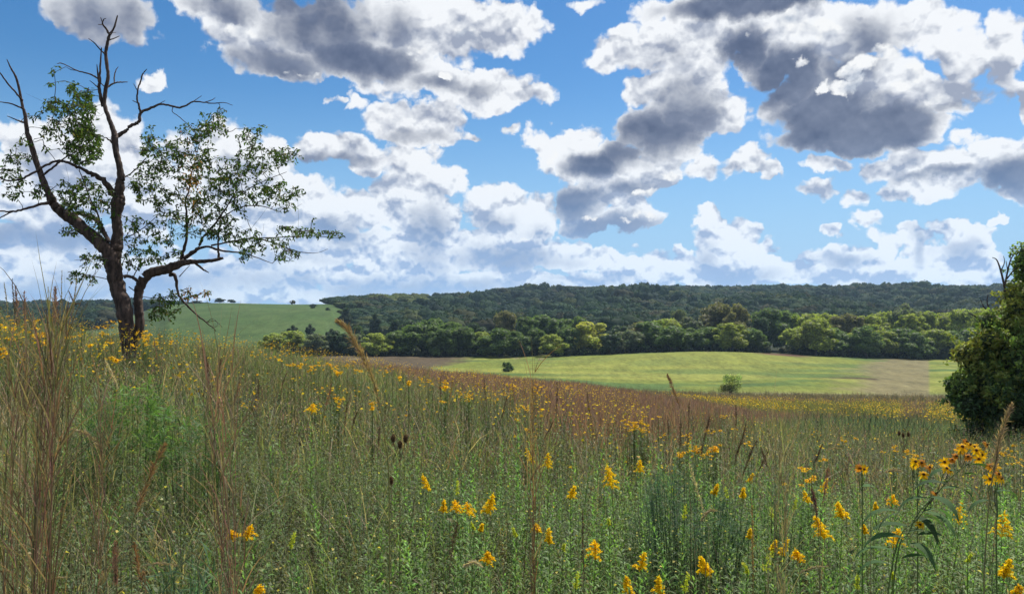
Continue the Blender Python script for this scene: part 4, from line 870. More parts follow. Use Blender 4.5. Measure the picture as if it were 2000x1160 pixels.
# ------------------------------------------------------------------ the big bush-like tree at the right edge
def right_tree():
    global rng
    Y0 = 24.0; c0 = at(1985, 850, Y0); root = empty('leafy_tree', (c0[0], Y0, hpt(c0[0], Y0)))
    tag(root, 'big dark leafy tree with yellowish shoots, cut by the right edge', 'tree'); R0 = np.array(root.location)
    LB = [(2030,545,48,60,.6,'m'),(1990,600,45,45,0,'y'),(2050,640,80,90,.8,'m'),(1960,655,48,48,-.4,'y'),(1915,690,42,42,-.2,'y'),(1995,700,60,60,-.9,'m'),(1895,745,40,40,.1,'m'),(1940,750,50,50,-.7,'y2'),(1880,775,26,30,.3,'d'),
          (1990,790,80,70,-.9,'d'),(1915,800,42,40,-.1,'d'),(2060,780,90,110,0,'d'),(1950,830,48,40,-.2,'d'),(1990,850,60,34,-.6,'d'),(2070,870,90,50,-.8,'m'),(2110,600,90,120,1,'m'),(2140,760,100,140,1,'d'),(2020,510,24,26,.6,'y'),(1935,800,60,60,1.2,'d'),(1960,700,60,70,1.2,'d'),(1905,845,26,20,.2,'d'),(2010,870,40,24,-1.2,'g')]
    cols = {'m': (.135, .195, .050), 'y': (.20, .21, .045), 'y2': (.19, .225, .05), 'd': (.062, .105, .038), 'g': (.15, .23, .06)}  # yellowish leaves, with sunlit upper left and darker lower lobes painted in
    a = Acc(); core = Acc()
    LB2 = []
    for px_, py_, rx, ry, dy, kd in LB:
        for _ in range(4): LB2.append((px_ + U(-.75, .75) * rx, py_ + U(-.75, .75) * ry, rx * U(.38, .6), ry * U(.38, .6), dy + U(-.5, .2), kd if U(0, 1) < .7 else ['m', 'd', 'y2', 'm'][int(rng.integers(4))]))
        LB2.append((px_, py_, rx * .8, ry * .8, dy + .15, kd))
    for px_, py_, rx, ry, dy, kd in LB2:
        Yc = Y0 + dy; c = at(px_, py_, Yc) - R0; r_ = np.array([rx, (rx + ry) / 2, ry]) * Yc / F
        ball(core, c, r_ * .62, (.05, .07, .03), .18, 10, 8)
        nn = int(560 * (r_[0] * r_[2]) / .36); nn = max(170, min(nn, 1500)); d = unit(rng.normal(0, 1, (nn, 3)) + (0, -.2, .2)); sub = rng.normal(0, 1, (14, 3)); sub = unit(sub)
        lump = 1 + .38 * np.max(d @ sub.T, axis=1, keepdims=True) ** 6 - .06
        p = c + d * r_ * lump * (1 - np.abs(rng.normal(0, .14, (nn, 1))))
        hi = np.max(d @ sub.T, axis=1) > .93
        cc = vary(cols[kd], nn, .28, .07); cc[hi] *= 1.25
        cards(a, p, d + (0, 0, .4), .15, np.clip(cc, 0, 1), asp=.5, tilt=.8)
    # shoots sticking out of the outline
    for px_, py_, rx, ry, dy, kd in LB:
        for _ in range(16):
            Yc = Y0 + dy; c = at(px_, py_, Yc) - R0; d = unit(rng.normal(0, 1, 3) + (0, -.2, .35)); r_ = np.array([rx, (rx + ry) / 2, ry]) * Yc / F
            s = c + d * r_ * .9; e = s + d * U(.15, .5) + (0, 0, -.05); m = 22; t = U(0, 1, m)[:, None]
            cards(a, s + (e - s) * t + rng.normal(0, .045, (m, 3)), np.tile(d, (m, 1)), .13, vary(cols['y2' if kd == 'y' else kd], m, .25), asp=.45, tilt=1)
    keepcrown = a.obj('crown', M_VEG, root); core.obj('dark_crown_core', M_PLAIN, root)  # core: added dark balls that close the crown and darken its interior
    tr = Acc(); q = spline([(0, 0, -.3, .16), (.05, 0, 1.0, .13), (.25, 0, 2.4, .10), (.5, .1, 4.0, .06), (.7, .2, 5.3, .02)], 5); tubes(tr, q[None, :, :3], q[None, :, 3], (1, 1, 1), 8); tr.obj('trunk', M_BARK, root)
    # bare dead twigs at the top left of it
    db = Acc()
    for P_ in [[(1962,560,2.2),(1955,530,1.8),(1947,508,1.2),(1938,503,.6)],[(1962,562,2),(1968,530,1.6),(1975,505,1.2),(1985,492,.7)],[(1955,530,1.2),(1962,512,.8),(1960,500,.5)],[(1966,545,1.5),(1980,528,1.2),(1992,520,.8)],[(1968,600,3.2),(1964,575,2.8),(1962,558,2.2)],[(1968,528,1),(1965,510,.6)],[(1975,508,.9),(1972,496,.5)],
               [(1925,655,2.4),(1917,632,2),(1905,618,1.5),(1893,612,.8)],[(1950,640,2.2),(1935,612,1.8),(1928,590,1.2),(1930,575,.6)],[(1935,612,1.2),(1922,600,1),(1915,585,.6)],[(1917,632,1.2),(1922,615,.8)],[(1960,640,3),(1945,625,2.4),(1935,612,1.8)],[(1940,680,3),(1932,665,2.6),(1925,655,2.4)]]:
        q = spline(P_, 4); pp = np.array([at(a_, b_, Y0 + .3) for a_, b_, _ in q]) - R0; tubes(db, pp[None], np.maximum(q[:, 2], .5)[None] * Y0 / F, (.9, .9, .9), 5)
    db.obj('dead_branch', M_BARK, root)
right_tree()
# ------------------------------------------------------------------ plants one can point at
M_GOLD = leaf_mat('goldenrod_bloom', 0.45, 0.75, spec=.1)
M_PLUME = leaf_mat('dry_plume', 0.35, 0.8, spec=.15)
def head_pos(px, row, h, y0=1.9, y1=150):
    return on_ray(px, row, h, y0, y1)
def side_word(px): return 'left' if px < 667 else ('middle' if px < 1334 else 'right')

# goldenrods: (px, row of the bloom's middle, bloom height in photo pixels, stage)
GOLD = [(1039,889,36,'f'),(1070,900,34,'f'),(1196,931,50,'F'),(1250,910,28,'f'),(1114,961,30,'f'),(837,943,34,'f'),(865,989,26,'f'),(893,989,26,'w'),(916,996,30,'w'),(951,984,42,'F'),
 (1311,956,16,'b'),(1049,1032,18,'w'),(1073,1047,34,'f'),(1163,1074,42,'w'),(953,1090,26,'w'),(1248,1096,40,'f'),(1229,1143,40,'f'),(1287,1143,38,'f'),(1336,1138,40,'b'),(1124,1133,36,'b'),(893,952,34,'b'),(939,1031,16,'f'),(926,1027,16,'b'),
 (1463,933,20,'f'),(1394,956,22,'f'),(1451,962,22,'f'),(1604,948,32,'f'),(1579,970,26,'f'),(1645,996,36,'F'),(1611,1029,50,'F'),(1711,989,18,'f'),(1741,977,24,'w'),(1690,1034,20,'f'),(1745,1050,38,'w'),(1873,1001,50,'f'),(1957,1024,56,'F'),
 (1960,1110,42,'F'),(1380,1105,42,'F'),(1562,1086,26,'w'),(1494,1095,50,'b'),(1527,1070,36,'f'),(1508,1066,22,'f'),(1463,1043,20,'f'),(1674,1136,34,'b'),(1985,1152,20,'w'),(1421,962,24,'b'),(1551,984,26,'b'),(1507,1002,20,'b'),
 (455,1046,18,'w'),(480,1040,30,'w'),(567,1056,34,'b'),(506,1154,20,'w'),(608,798,22,'w'),(1100,1068,16,'b'),(1190,1020,14,'b'),(1336,1000,30,'b'),(1745,1125,14,'b'),(1890,1090,20,'b'),(1008,1040,20,'b'),(1460,1110,22,'b')]
def bloom(a, top, H_, W_, st, lean):
    """a pyramid of little arching sprays"""
    col = {'f': (.76, .52, .014), 'F': (.78, .54, .014), 'w': (.76, .48, .012), 'b': (.50, .52, .05)}[st]
    nb = {'f': 15, 'F': 22, 'w': 14, 'b': 9}[st]; base = top - np.array([0, 0, H_])
    for j in range(nb):
        t = (j + .5) / nb; r_ = (1 - t) ** .8 * W_ / 2 * U(.75, 1.2) + W_ * .05; an = j * 2.4 + U(-.4, .4)
        z = H_ * t * .88; m = max(6, int(30 * (r_ / W_ + .15) * (1.5 if st == 'F' else 1)))
        s = np.linspace(0, 1, m)
        p = base + lean * t * H_ + np.stack([np.sin(an) * r_ * s, np.cos(an) * r_ * s, z + r_ * (1.0 * s - .95 * s ** 2.2)], -1) + rng.normal(0, .0016, (m, 3))
        for off in range(2):
            q = p + rng.normal(0, .0028, (m, 3)) + (0, 0, .002)
            cards(a, q, np.tile([0, -.2, 1.], (m, 1)), .0095 if st != 'b' else .006, vary(col, m, .16, .05), asp=.8, tilt=.7)
    m = 26; s = U(0, 1, m); cards(a, base + lean * s[:, None] * H_ + np.stack([0 * s, 0 * s, s * H_ * 1.02], -1) + rng.normal(0, .003, (m, 3)), np.tile([0, -.2, 1.], (m, 1)), .009 if st != 'b' else .006, vary(col, m, .16, .05), asp=.8)
gold_items = {}
for px, row, hp, st in GOLD:
    big = hp / F
    hgt = float(np.clip(.62 + (1150 - row) * .0006 + U(-.04, .06), .55, .95))
    if row < 850: hgt = .95
    p = head_pos(px, row + hp / 2, hgt); Y = p[1]
    H_ = hp * Y / F; W_ = H_ * {'f': .62, 'F': .80, 'w': 1.25, 'b': .38}[st]
    g0 = np.array([p[0] + U(-.05, .05), Y + U(0, .08), 0]); g0[2] = hpt(g0[0], g0[1])
    root = empty('goldenrod', tuple(g0)); ax = np.array([p[0], p[1], p[2]]) - g0
    pts_ = spline([(0, 0, 0, .0032), (ax[0] * .3, ax[1] * .3, ax[2] * .4, .003), (ax[0] * .8, ax[1] * .8, ax[2] * .8, .0024), (ax[0], ax[1], ax[2], .0018), (ax[0] * 1.02, ax[1], ax[2] + H_ * .8, .001)], 4)
    sa = Acc(); tubes(sa, pts_[None, :, :3], pts_[None, :, 3], (.15, .19, .06), 5); sa.obj('stem', M_VEG, root)
    la = Acc(); n = 62; t = np.linspace(.12, .93, n); zz = pts_[:, 2] / ax[2]
    pos = np.stack([np.interp(t, zz, pts_[:, i]) for i in range(3)], -1)
    lc = (.175, .300, .070) if U(0, 1) < .65 else (.145, .23, .080)
    ribbons(la, pos, np.arange(n) * 2.4 + U(0, 6), np.radians(20 + 42 * t + rng.normal(0, 8, n)), (.085 - .055 * t) * U(.8, 1.15, n), .0135 - .006 * t, U(.3, 1.1, n), 3, vary(lc, n, .14, .03), 'leaf', rng.normal(0, .3, n))
    la.obj('leaves', M_VEG, root)
    ba = Acc(); bloom(ba, np.array([ax[0], ax[1], ax[2] + H_]), H_, W_ * U(.85, 1.15), st, np.array([U(-.38, .38), 0, 0])); ba.obj('bloom', M_GOLD, root)
    band = 'bottom' if row > 1075 else ('low' if row > 1005 else 'up')
    adj = {'f': 'slim yellow', 'F': 'full broad yellow', 'w': 'ragged wide yellow', 'b': 'greenish budding'}[st]
    z_ = {'bottom': 'along the bottom edge', 'low': 'in the near ground', 'up': 'farther up the meadow'}[band]
    gold_items.setdefault((adj, z_), []).append((px, root, adj))
for (adj, z_), it in gold_items.items(): label_row(it, 'goldenrod', z_, 'goldenrod', 'goldenrods in bloom')

# tall grass stalks with seed plumes: tip .. plume .. foot, drawn in the photo, at a distance
def stalk(name, Y, pts, plume_n, wdt, col, lab, cat='grass stalk', group='tall seeded grass stalks', thick=.0014, foot=True, dense=1.0):
    """pts from tip downwards (px, row); the plume covers the first plume_n spans"""
    P_ = [at(a_, b_, Y) for a_, b_ in pts]
    if foot:
        z = hpt(P_[-1][0], Y); last = P_[-1]
        if last[2] > z + .05: P_.append(np.array([last[0] + (last[0] - P_[-2][0]) * .15, Y, z]))
    P_ = spline(np.array(P_)[::-1], 8); R0 = P_[0].copy(); root = empty(name, tuple(R0)); P_ = P_ - R0; n = len(P_)
    a = Acc(); r_ = np.linspace(thick, thick * .4, n); tubes(a, P_[None], r_[None], vary(np.array(col) * .35 + np.array((.12, .13, .06)), 1)[0], 5)
    a.obj('stem', M_PLUME, root)
    k0 = n - 1 - plume_n * 8; seg = P_[max(0, k0):]; m = int(len(seg) * 11 * dense); s = np.sort(U(0, 1, m)) ** .9; q = s * (len(seg) - 1); j = np.minimum(q.astype(int), len(seg) - 2); fr = (q - j)[:, None]
    pos = seg[j] * (1 - fr) + seg[j + 1] * fr; d = unit(seg[j + 1] - seg[j]); env = np.sin(np.pi * np.clip(s * .88 + .08, 0, 1)) ** .7
    az_ = np.arctan2(d[:, 0], d[:, 1]); el_ = np.arcsin(np.clip(d[:, 2], -1, 1))
    pa = Acc(); pos = pos + rng.normal(0, 1, (m, 3)) * (wdt * .16 * env)[:, None]
    dd = unit(d + rng.normal(0, .33, (m, 3)))
    ribbons(pa, pos, np.arctan2(dd[:, 0], dd[:, 1]), np.arcsin(dd[:, 2]), wdt * (1.1 * env + .35) * U(.6, 1.2, m), .0024 * U(.7, 1.3, m) * (Y / 3) ** .5, rng.normal(.2, .3, m), 2, vary(col, m, .25, .06), 'leaf', U(-1.5, 1.5, m))
    pa.obj('seed_plume', M_PLUME, root)
    if lab: tag(root, lab, cat, group)
    return root
C_GOLD, C_TAN, C_DK, C_RED, C_PALE = (.30, .175, .075), (.33, .25, .15), (.10, .060, .045), (.25, .13, .10), (.50, .41, .26)
stalk('grass_stalk', 3.4, [(660,627),(676,640),(694,668),(712,702),(728,740),(741,790),(752,860),(760,960)], 5, .030, (.32,.21,.11), 'thick golden brown grass plume bowing left in front of the tree line', dense=1.5, thick=.003)
stalk('grass_stalk', 2.6, [(1976,790),(1966,812),(1952,858),(1945,900),(1938,935),(1930,1000),(1924,1090),(1922,1170)], 4, .020, (.33,.23,.14), 'tall brown seeded grass stalk beside the orange sunflowers at the right edge', dense=1.5, thick=.0028)
stalk('grass_stalk', 3.6, [(1304,732),(1312,752),(1321,778),(1328,800),(1331,860),(1348,980)], 3, .016, (.24,.14,.10), 'reddish grass stalk rising above the red slope, tip under the field')
MANY = [ # Y, points, plume spans, width, colour
 (4.6,[(1346,786),(1345,820),(1342,880),(1341,960)],2,.012,C_DK),(4.8,[(1329,820),(1329,850),(1327,885),(1326,950)],2,.012,C_DK),(4.5,[(1386,814),(1380,840),(1372,872),(1368,902),(1362,980)],3,.014,C_DK),
 (4.4,[(1457,828),(1450,856),(1441,880),(1436,900),(1425,980)],3,.014,C_DK),(4.2,[(1478,860),(1466,886),(1455,915),(1449,940),(1440,1010)],3,.013,C_DK),(4.2,[(1502,878),(1489,905),(1478,930),(1470,1000)],2,.012,C_DK),
 (4.6,[(1567,800),(1558,835),(1548,868),(1541,905),(1535,990)],3,.015,C_TAN),(4.0,[(1486,872),(1495,900),(1502,925),(1500,990)],2,.012,C_DK),(4.4,[(1606,868),(1597,890),(1588,915),(1584,990)],2,.012,C_DK),
 (5.5,[(1437,790),(1438,812),(1437,840),(1436,900)],2,.010,C_DK),(5.5,[(1304,812),(1305,835),(1306,860),(1307,930)],2,.010,C_DK),(3.2,[(1617,915),(1612,950),(1606,990),(1602,1060)],2,.014,C_RED),(3.0,[(1586,956),(1592,985),(1596,1015),(1600,1080)],2,.014,(.12,.05,.06)),
 (3.0,[(1138,995),(1138,1040),(1139,1090),(1141,1165)],3,.010,C_DK),(2.9,[(893,1022),(886,1060),(880,1095),(877,1160)],2,.016,C_DK),(2.9,[(1468,975),(1470,1030),(1470,1090),(1472,1165)],3,.009,C_GOLD),
 (5.0,[(1040,742),(1039,790),(1037,840),(1036,920)],3,.018,C_GOLD),(6.0,[(1088,746),(1088,775),(1087,800),(1086,860)],2,.012,C_DK),(6.0,[(990,775),(984,800),(976,830),(968,880)],2,.014,C_DK),(6.2,[(945,738),(947,762),(950,790),(952,850)],2,.012,C_DK),
 (6.4,[(860,738),(860,760),(861,785),(862,840)],2,.012,C_DK),(6.6,[(884,745),(880,768),(876,792),(872,850)],2,.012,C_GOLD),(6.0,[(1147,765),(1150,795),(1156,830),(1159,900)],3,.010,C_DK),(5.2,[(1083,818),(1072,840),(1062,862),(1055,920)],2,.010,C_DK),
 (5.6,[(648,745),(642,775),(634,805),(628,870)],2,.016,C_RED),(5.8,[(678,788),(675,815),(672,845),(670,900)],2,.014,C_DK),(5.6,[(700,800),(692,820),(686,850),(684,910)],2,.012,C_DK),(6.0,[(839,716),(833,735),(820,750),(805,768)],2,.010,C_TAN),(5.4,[(742,832),(740,855),(738,880),(737,940)],2,.012,C_DK),
 (4.4,[(396,682),(403,705),(408,735),(414,790),(420,880)],3,.022,C_DK),(4.4,[(432,700),(428,725),(420,745),(416,800),(415,880)],2,.014,C_DK),(4.4,[(468,745),(462,770),(455,800),(450,870)],2,.014,C_RED),
 (2.5,[(322,868),(308,895),(292,930),(276,975),(262,1010),(258,1090)],4,.022,(.28,.16,.09)),(2.4,[(226,1058),(225,1090),(226,1130),(228,1165)],3,.018,C_RED),(2.4,[(262,1060),(268,1095),(276,1130),(284,1165)],3,.014,(.27,.14,.07)),
 (3.0,[(30,560),(34,600),(38,640),(44,720),(50,850)],2,.012,C_RED),(3.2,[(48,570),(48,610),(50,650),(52,720)],2,.014,C_RED),(3.2,[(108,562),(108,600),(108,640),(108,720)],2,.020,C_RED),(3.4,[(121,528),(120,570),(118,620),(116,720)],3,.006,C_TAN),(3.4,[(150,540),(147,570),(144,600),(140,700)],3,.006,C_TAN),
 (3.1,[(24,545),(26,580),(30,620),(36,720)],3,.006,C_DK),(3.6,[(94,560),(95,600),(97,650),(99,720)],2,.006,C_TAN),(3.5,[(134,568),(146,592),(156,600),(160,680)],2,.008,C_DK),(3.6,[(8,552),(12,580),(16,620),(20,700)],2,.006,C_TAN),
 (5.0,[(206,704),(214,722),(224,742),(230,760),(240,840)],3,.018,C_PALE),(3.2,[(143,838),(170,848),(190,868),(202,895),(206,960)],3,.020,C_TAN),(2.5,[(262,1108),(310,1100),(350,1105),(388,1125)],2,.010,C_TAN),(2.4,[(60,1150),(100,1130),(135,1128),(170,1145)],2,.009,C_TAN),
 (2.8,[(908,1104),(925,1098),(945,1108),(950,1118),(935,1145)],2,.016,C_PALE),(3.0,[(1370,1015),(1385,998),(1402,998),(1412,1008),(1380,1080)],2,.014,C_TAN),(2.8,[(1560,1118),(1590,1108),(1620,1106),(1640,1110)],2,.010,C_TAN),(4.0,[(1645,876),(1628,875),(1612,880),(1600,888),(1590,930)],2,.010,C_TAN),(3.2,[(1760,920),(1740,918),(1722,925),(1708,935),(1700,980)],2,.012,C_TAN),
 (2.6,[(1945,1000),(1943,1040),(1940,1080),(1938,1150)],3,.006,C_TAN),(2.8,[(1346,905),(1360,950),(1376,1010),(1386,1090)],2,.010,C_PALE),(3.0,[(1527,885),(1522,950),(1516,1020),(1512,1100)],2,.008,C_TAN),(6.2,[(1000,745),(1003,765),(1006,790),(1008,840)],2,.010,C_RED),(6.0,[(505,742),(505,760),(506,790),(506,850)],2,.010,C_DK),(6.0,[(560,728),(552,750),(548,780),(545,840)],2,.010,C_DK),(5.0,[(300,660),(305,690),(312,730),(320,800)],2,.008,C_RED),
]
names = {C_DK: 'dark brown', C_TAN: 'tan', C_RED: 'reddish', C_GOLD: 'golden brown', C_PALE: 'pale straw'}
its = {}
for Y, pts_, pn, wd_, col in MANY:
    o = stalk('grass_stalk', Y, pts_, pn, wd_, col, None); px, row = pts_[0]
    nm = names.get(col, 'rusty'); z_ = 'against the sky' if row < 600 else (('on the left slope' if px < 700 else 'by the red slope') if row < 830 else ('in the left foreground' if px < 667 else ('in the middle foreground' if px < 1250 else 'in the right foreground')))
    its.setdefault((nm, z_), []).append((px, o, nm))
for (nm, z_), it in its.items(): label_row(it, 'grass stalk', z_, 'grass stalk', 'tall seeded grass stalks')

# bundles of very near tall grass at the left, reddish at their joints
def bundle(Y, feet, tips, n, cols, lab, spread=9, R=.0017):
    fx, fr_ = feet; g = at(fx, fr_, Y); g[2] = min(g[2], hpt(g[0], Y) + .0); root = empty('grass_bunch', (g[0], Y, hpt(g[0], Y))); R0 = np.array(root.location)
    st = Acc(); bl = Acc(); L_ = []
    for i in range(n):
        tx, tr = tips[int(rng.integers(len(tips)))]; tx += rng.normal(0, spread); tr += rng.normal(0, 26)
        p0 = R0 + (rng.normal(0, .03), rng.normal(0, .05), 0); p3 = at(tx, tr, Y + rng.normal(0, .12)); m1 = p0 * .6 + p3 * .4 + rng.normal(0, .012, 3); m2 = p0 * .25 + p3 * .75 + rng.normal(0, .016, 3)
        q = spline([p0, m1, m2, p3], 5) - R0; L_.append(q)
    L_ = np.array(L_); k = L_.shape[1]
    tubes(st, L_, np.linspace(R, R * .25, k)[None].repeat(n, 0), vary(pick(cols, n), n, .25), 4)
    m = n * 11; i = rng.integers(n, size=m); j = rng.integers(k // 3, k - 1, size=m); pos = L_[i, j]
    ribbons(bl, pos, U(0, 6.28, m), np.radians(U(55, 88, m)), U(.10, .34, m), U(.002, .0045, m), U(-.1, .9, m), 4, vary(pick(cols + [(.27,.21,.125)], m) * .85, m, .25), 'blade', U(-1, 1, m))
    m = n * 70; i = rng.integers(n, size=m); j = rng.integers(int(k * .45), k, size=m); pos = L_[i, j] + rng.normal(0, .006, (m, 3))
    ribbons(bl, pos, U(0, 6.28, m), np.radians(U(60, 90, m)), U(.012, .035, m), .0018, 0, 1, vary(pick(cols, m), m, .25), 'leaf', U(-1, 1, m))
    st.obj('stems', M_PLUME, root); bl.obj('blades', M_PLUME, root); tag(root, lab, 'grass bunch', 'bunches of tall dry grass'); return root
CB = [(.24,.17,.095), (.20,.14,.085), (.25,.13,.10), (.15,.15,.065)]
bundle(2.25, (48,1170), [(112,640),(128,610),(104,700),(96,660)], 30, CB, 'tall brown bunch of dry grass at the left edge, its tips reaching the skyline', 12)
bundle(2.4, (10,1170), [(20,690),(40,650),(4,740),(30,760)], 18, CB, 'dull brown bunch of dry grass cut by the left edge', 12)
bundle(2.5, (500,1165), [(392,690),(404,740),(430,705),(450,790)], 16, [(.25,.15,.11),(.30,.15,.12),(.22,.17,.10)], 'reddish bunch of grass leaning left from the small yellow flowers', 10, .0015)
bundle(3.2, (180,1000), [(196,720),(186,760),(205,800)], 12, CB, 'thin brown bunch of grass between the left edge and the big trunk', 12)
bundle(3.6, (1036,1010), [(1040,745),(1034,780),(1046,800)], 9, [(.30,.20,.10),(.26,.14,.08)], 'golden brown bunch of grass in the middle under the dark field bush', 5, .0018)
bundle(3.0, (1540,1100), [(1535,850),(1520,880),(1550,905)], 9, [(.33,.26,.16),(.25,.22,.12)], 'pale bunch of grass in front of the right part of the yellow band', 6, .0016)
# teasels
def teasel(heads, Y, lab, s=1.0):
    c = at(heads[0][0], heads[0][1], Y); root = empty('teasel', (c[0], Y, hpt(c[0], Y))); R0 = np.array(root.location); st = Acc()
    fork = at(heads[0][0], heads[0][1] + 34, Y) - R0
    tubes(st, spline([(0, 0, 0), fork * .5, fork], 4)[None], np.full((1, 9), .0020), (.18, .17, .09), 5)
    for hx, hy in heads:
        p = at(hx, hy, Y) - R0
        q = spline([fork, (fork + p) / 2 + (0, 0, -.01), p - (0, 0, .02 * s)], 3); tubes(st, q[None], np.full((1, len(q)), .002), (.16, .12, .07), 5)
        hd = Acc(); ball(hd, p, (.012 * s, .012 * s, .022 * s), (.085, .048, .030), .05, 12, 9); m = 260; d = unit(rng.normal(0, 1, (m, 3))); b = p + d * (.012 * s, .012 * s, .022 * s)
        ribbons(hd, b, np.arctan2(d[:, 0], d[:, 1]), np.arcsin(d[:, 2]) + .4, .008 * s, .0018, 0, 1, vary((.14, .085, .05), m), 'blade', U(-1, 1, m)); hd.obj('seed_head', M_PLUME, root)
        m = 6; ribbons(st, np.tile(p - (0, 0, .024 * s), (m, 1)), np.arange(m) * 1.05, np.radians(20), .03 * s, .002, -.9, 3, (.15, .11, .06), 'blade')
    st.obj('stem', M_PLUME, root); tag(root, lab, 'teasel', 'dried teasels')
teasel([(781,868),(768,856),(792,856)], 4.4, 'dried teasel with three brown egg shaped heads left of the middle')
teasel([(764,938)], 4.0, 'dried teasel with a single brown head below the three headed one', .85)
teasel([(1764,850),(1756,846),(1774,848)], 7.0, 'small dried teasel with three dark heads left of the big right tree', .9)

# composite flowers: clumps of yellow daisies (px, row, spread px, heads)
def head_mesh(name, np_, pet, col, disc, droop):
    a = Acc(); j = np.arange(np_); an = j / np_ * 6.283 + rng.normal(0, .08, np_); m = np_
    d = unit(np.stack([np.cos(an), np.sin(an), U(-.25, .25, m) - droop], -1)); t = np.stack([-np.sin(an), np.cos(an), an * 0], -1)
    L_ = U(.85, 1.1, m)[:, None]; b = d * .18; w = (pet * U(.85, 1.15, m))[:, None]; nz = np.array([0, 0, 1.])
    p0, p1, p2 = b, b + d * L_ * .55, b + d * L_ - nz * L_ * .12
    V = np.stack([p0 - t * w * .25, p0 + t * w * .25, p1 + t * w * .5, p1 - t * w * .5, p2 + t * w * .16, p2 - t * w * .16], 1)
    k = np.arange(m)[:, None] * 6; f = np.concatenate([k + [0, 1, 2, 3], k + [3, 2, 4, 5]])
    a.add(V, f, np.repeat(vary(col, m, .10, .04)[:, None], 6, 1))
    if disc is not None: ball(a, (0, 0, .10), (.28, .28, .22), disc, .05, 8, 5)
    return a.mesh(name, M_FLOWER)
DAISIES = [head_mesh('flower_head', 9, .42, (.78, .45, .012), (.30, .17, .03), .1 * i) for i in range(4)]
SUNS = [head_mesh('flower_head', 14, .36, (.78, .43, .012), None, .12 * i) for i in range(4)]
FADED = [head_mesh('faded_flower_head', 11, .42, (.50, .20, .02), None, .3 + .2 * i) for i in range(3)]
da_ = Acc(); ball(da_, (0, 0, .08), (.30, .30, .24), (.13, .065, .02), .06, 10, 6); DISC = da_.mesh('disc', M_FLOWER)
def place_heads(meshes, centres, nrm, R, root, disc=False):
    for c_, n_ in zip(centres, nrm):
        me = meshes[int(rng.integers(len(meshes)))]; o = bpy.data.objects.new(me.name.split('.')[0], me); COL.objects.link(o); o.parent = root
        o.location = c_; o.scale = (R * U(.85, 1.15),) * 3
        q = Vector(n_).to_track_quat('Z', 'Y'); o.rotation_mode = 'QUATERNION'; o.rotation_quaternion = q
        if disc: d_ = bpy.data.objects.new('disc', DISC); COL.objects.link(d_); d_.parent = o
def clump_plant(px, row, sp, nh, R, hgt, col=(.78, .45, .012), disc=(.30, .17, .03), y0=2.2, rows_=None):
    p = head_pos(px, row, hgt, y0); Y = p[1]; hgt = p[2] - hpt(p[0], Y); root = empty('yellow_flower', (p[0], Y, hpt(p[0], Y))); R0 = np.array(root.location)
    cs = np.stack([rng.normal(0, sp * .5, nh) * Y / F, rng.normal(0, sp * .4, nh) * Y / F, np.clip(rng.normal(0, sp * .30, nh), -sp * .6, sp * .6) * Y / F], -1) + (p - R0)
    st = Acc(); fk = np.array([0, 0, hgt * .55]); base = cs * (.75, .75, 0) + rng.normal(0, .03, (nh, 3)) * (1, 1, 0)
    mid = cs * (.85, .85, 0) + fk; tubes(st, np.stack([base, mid, cs * .8 + mid * .2 - (0, 0, .01), cs], 1), np.tile([.0028, .0022, .0015, .0012], (nh, 1)), vary((.12, .16, .05), nh), 3)
    m = nh * 7; i = rng.integers(nh, size=m); t = U(.2, .9, m)[:, None]; pos = mid[i] * (1 - t) + cs[i] * t
    ribbons(st, pos, U(0, 6.28, m), U(0, 1, m), U(.04, .08, m), .012, U(.3, 1, m), 2, vary(G_MID, m), 'leaf')
    st.obj('stem', M_VEG, root)
    place_heads(DAISIES, cs, np.stack([rng.normal(0, .35, nh), rng.normal(-.25, .35, nh), np.ones(nh)], -1), R, root)
    return root
DAISY = [(22,650,26,9),(8,690,20,8),(62,628,14,5),(72,650,16,6),(108,622,12,7),(78,658,14,8),(86,672,10,3),(136,660,12,5),(205,640,24,12),(225,632,18,8),(213,672,9,3),(222,702,9,4),(268,640,18,14),(280,655,18,14),(292,662,16,10),(262,676,8,2),(172,676,7,2),(300,672,12,3),(310,655,8,2),(336,668,10,3),(20,626,18,5),(45,640,16,4),(155,640,14,4),
 (352,655,8,2),(386,656,10,3),(420,664,12,3),(448,672,10,3),(478,666,10,3),(500,692,16,5),(530,676,16,5),(540,700,14,6),(562,686,14,6),(580,710,16,8),(598,700,10,4),(612,722,14,6),(628,712,12,7),(650,718,12,10),(656,728,10,8),(676,712,10,6),(690,708,9,5),(700,722,10,6),(668,780,10,3),(654,774,10,4),(660,790,6,2),(726,787,6,3),(729,798,6,3),(735,700,10,5),(748,728,12,5),(760,716,10,4),(782,738,8,4),
 (800,750,10,4),(824,742,10,4),(838,744,8,4),(872,744,14,10),(868,756,8,5),(902,768,16,12),(920,775,14,9),(940,760,8,3),(868,782,8,3),(990,755,14,8),(1000,765,10,7),(984,770,10,6),(1024,798,12,8),(1048,756,14,12),(1052,768,12,10),(1068,776,6,3),(1056,798,8,4),(972,780,8,3),(988,776,4,1),(1010,820,5,2),(1110,756,10,6),(1125,770,8,3),(1030,840,4,2),(1240,828,22,24),(1256,838,16,18),(1290,812,8,3),(1296,848,8,3),
 (1410,815,8,5),(1432,838,8,2),(1405,842,8,3),(1385,842,10,4),(1340,850,10,6),(1360,880,14,12),(1395,878,16,16),(1330,888,10,6),(1380,890,14,8),(1460,868,12,5),(1350,866,12,6),(1592,844,7,2),(1646,859,8,4),(1597,874,5,1),(1674,856,6,2),(1527,898,4,1),(1680,914,5,2),(1638,868,4,1),(1740,878,14,6),(1770,885,14,7),(1795,890,12,6),(1820,912,10,3),(1560,945,5,1),(1530,946,5,1),
 (1960,885,16,8),(1985,900,12,6),(1975,870,10,5),(1570,915,12,5),(1585,935,10,5),(1610,900,8,3),(455,1046,5,2)]
di = {}
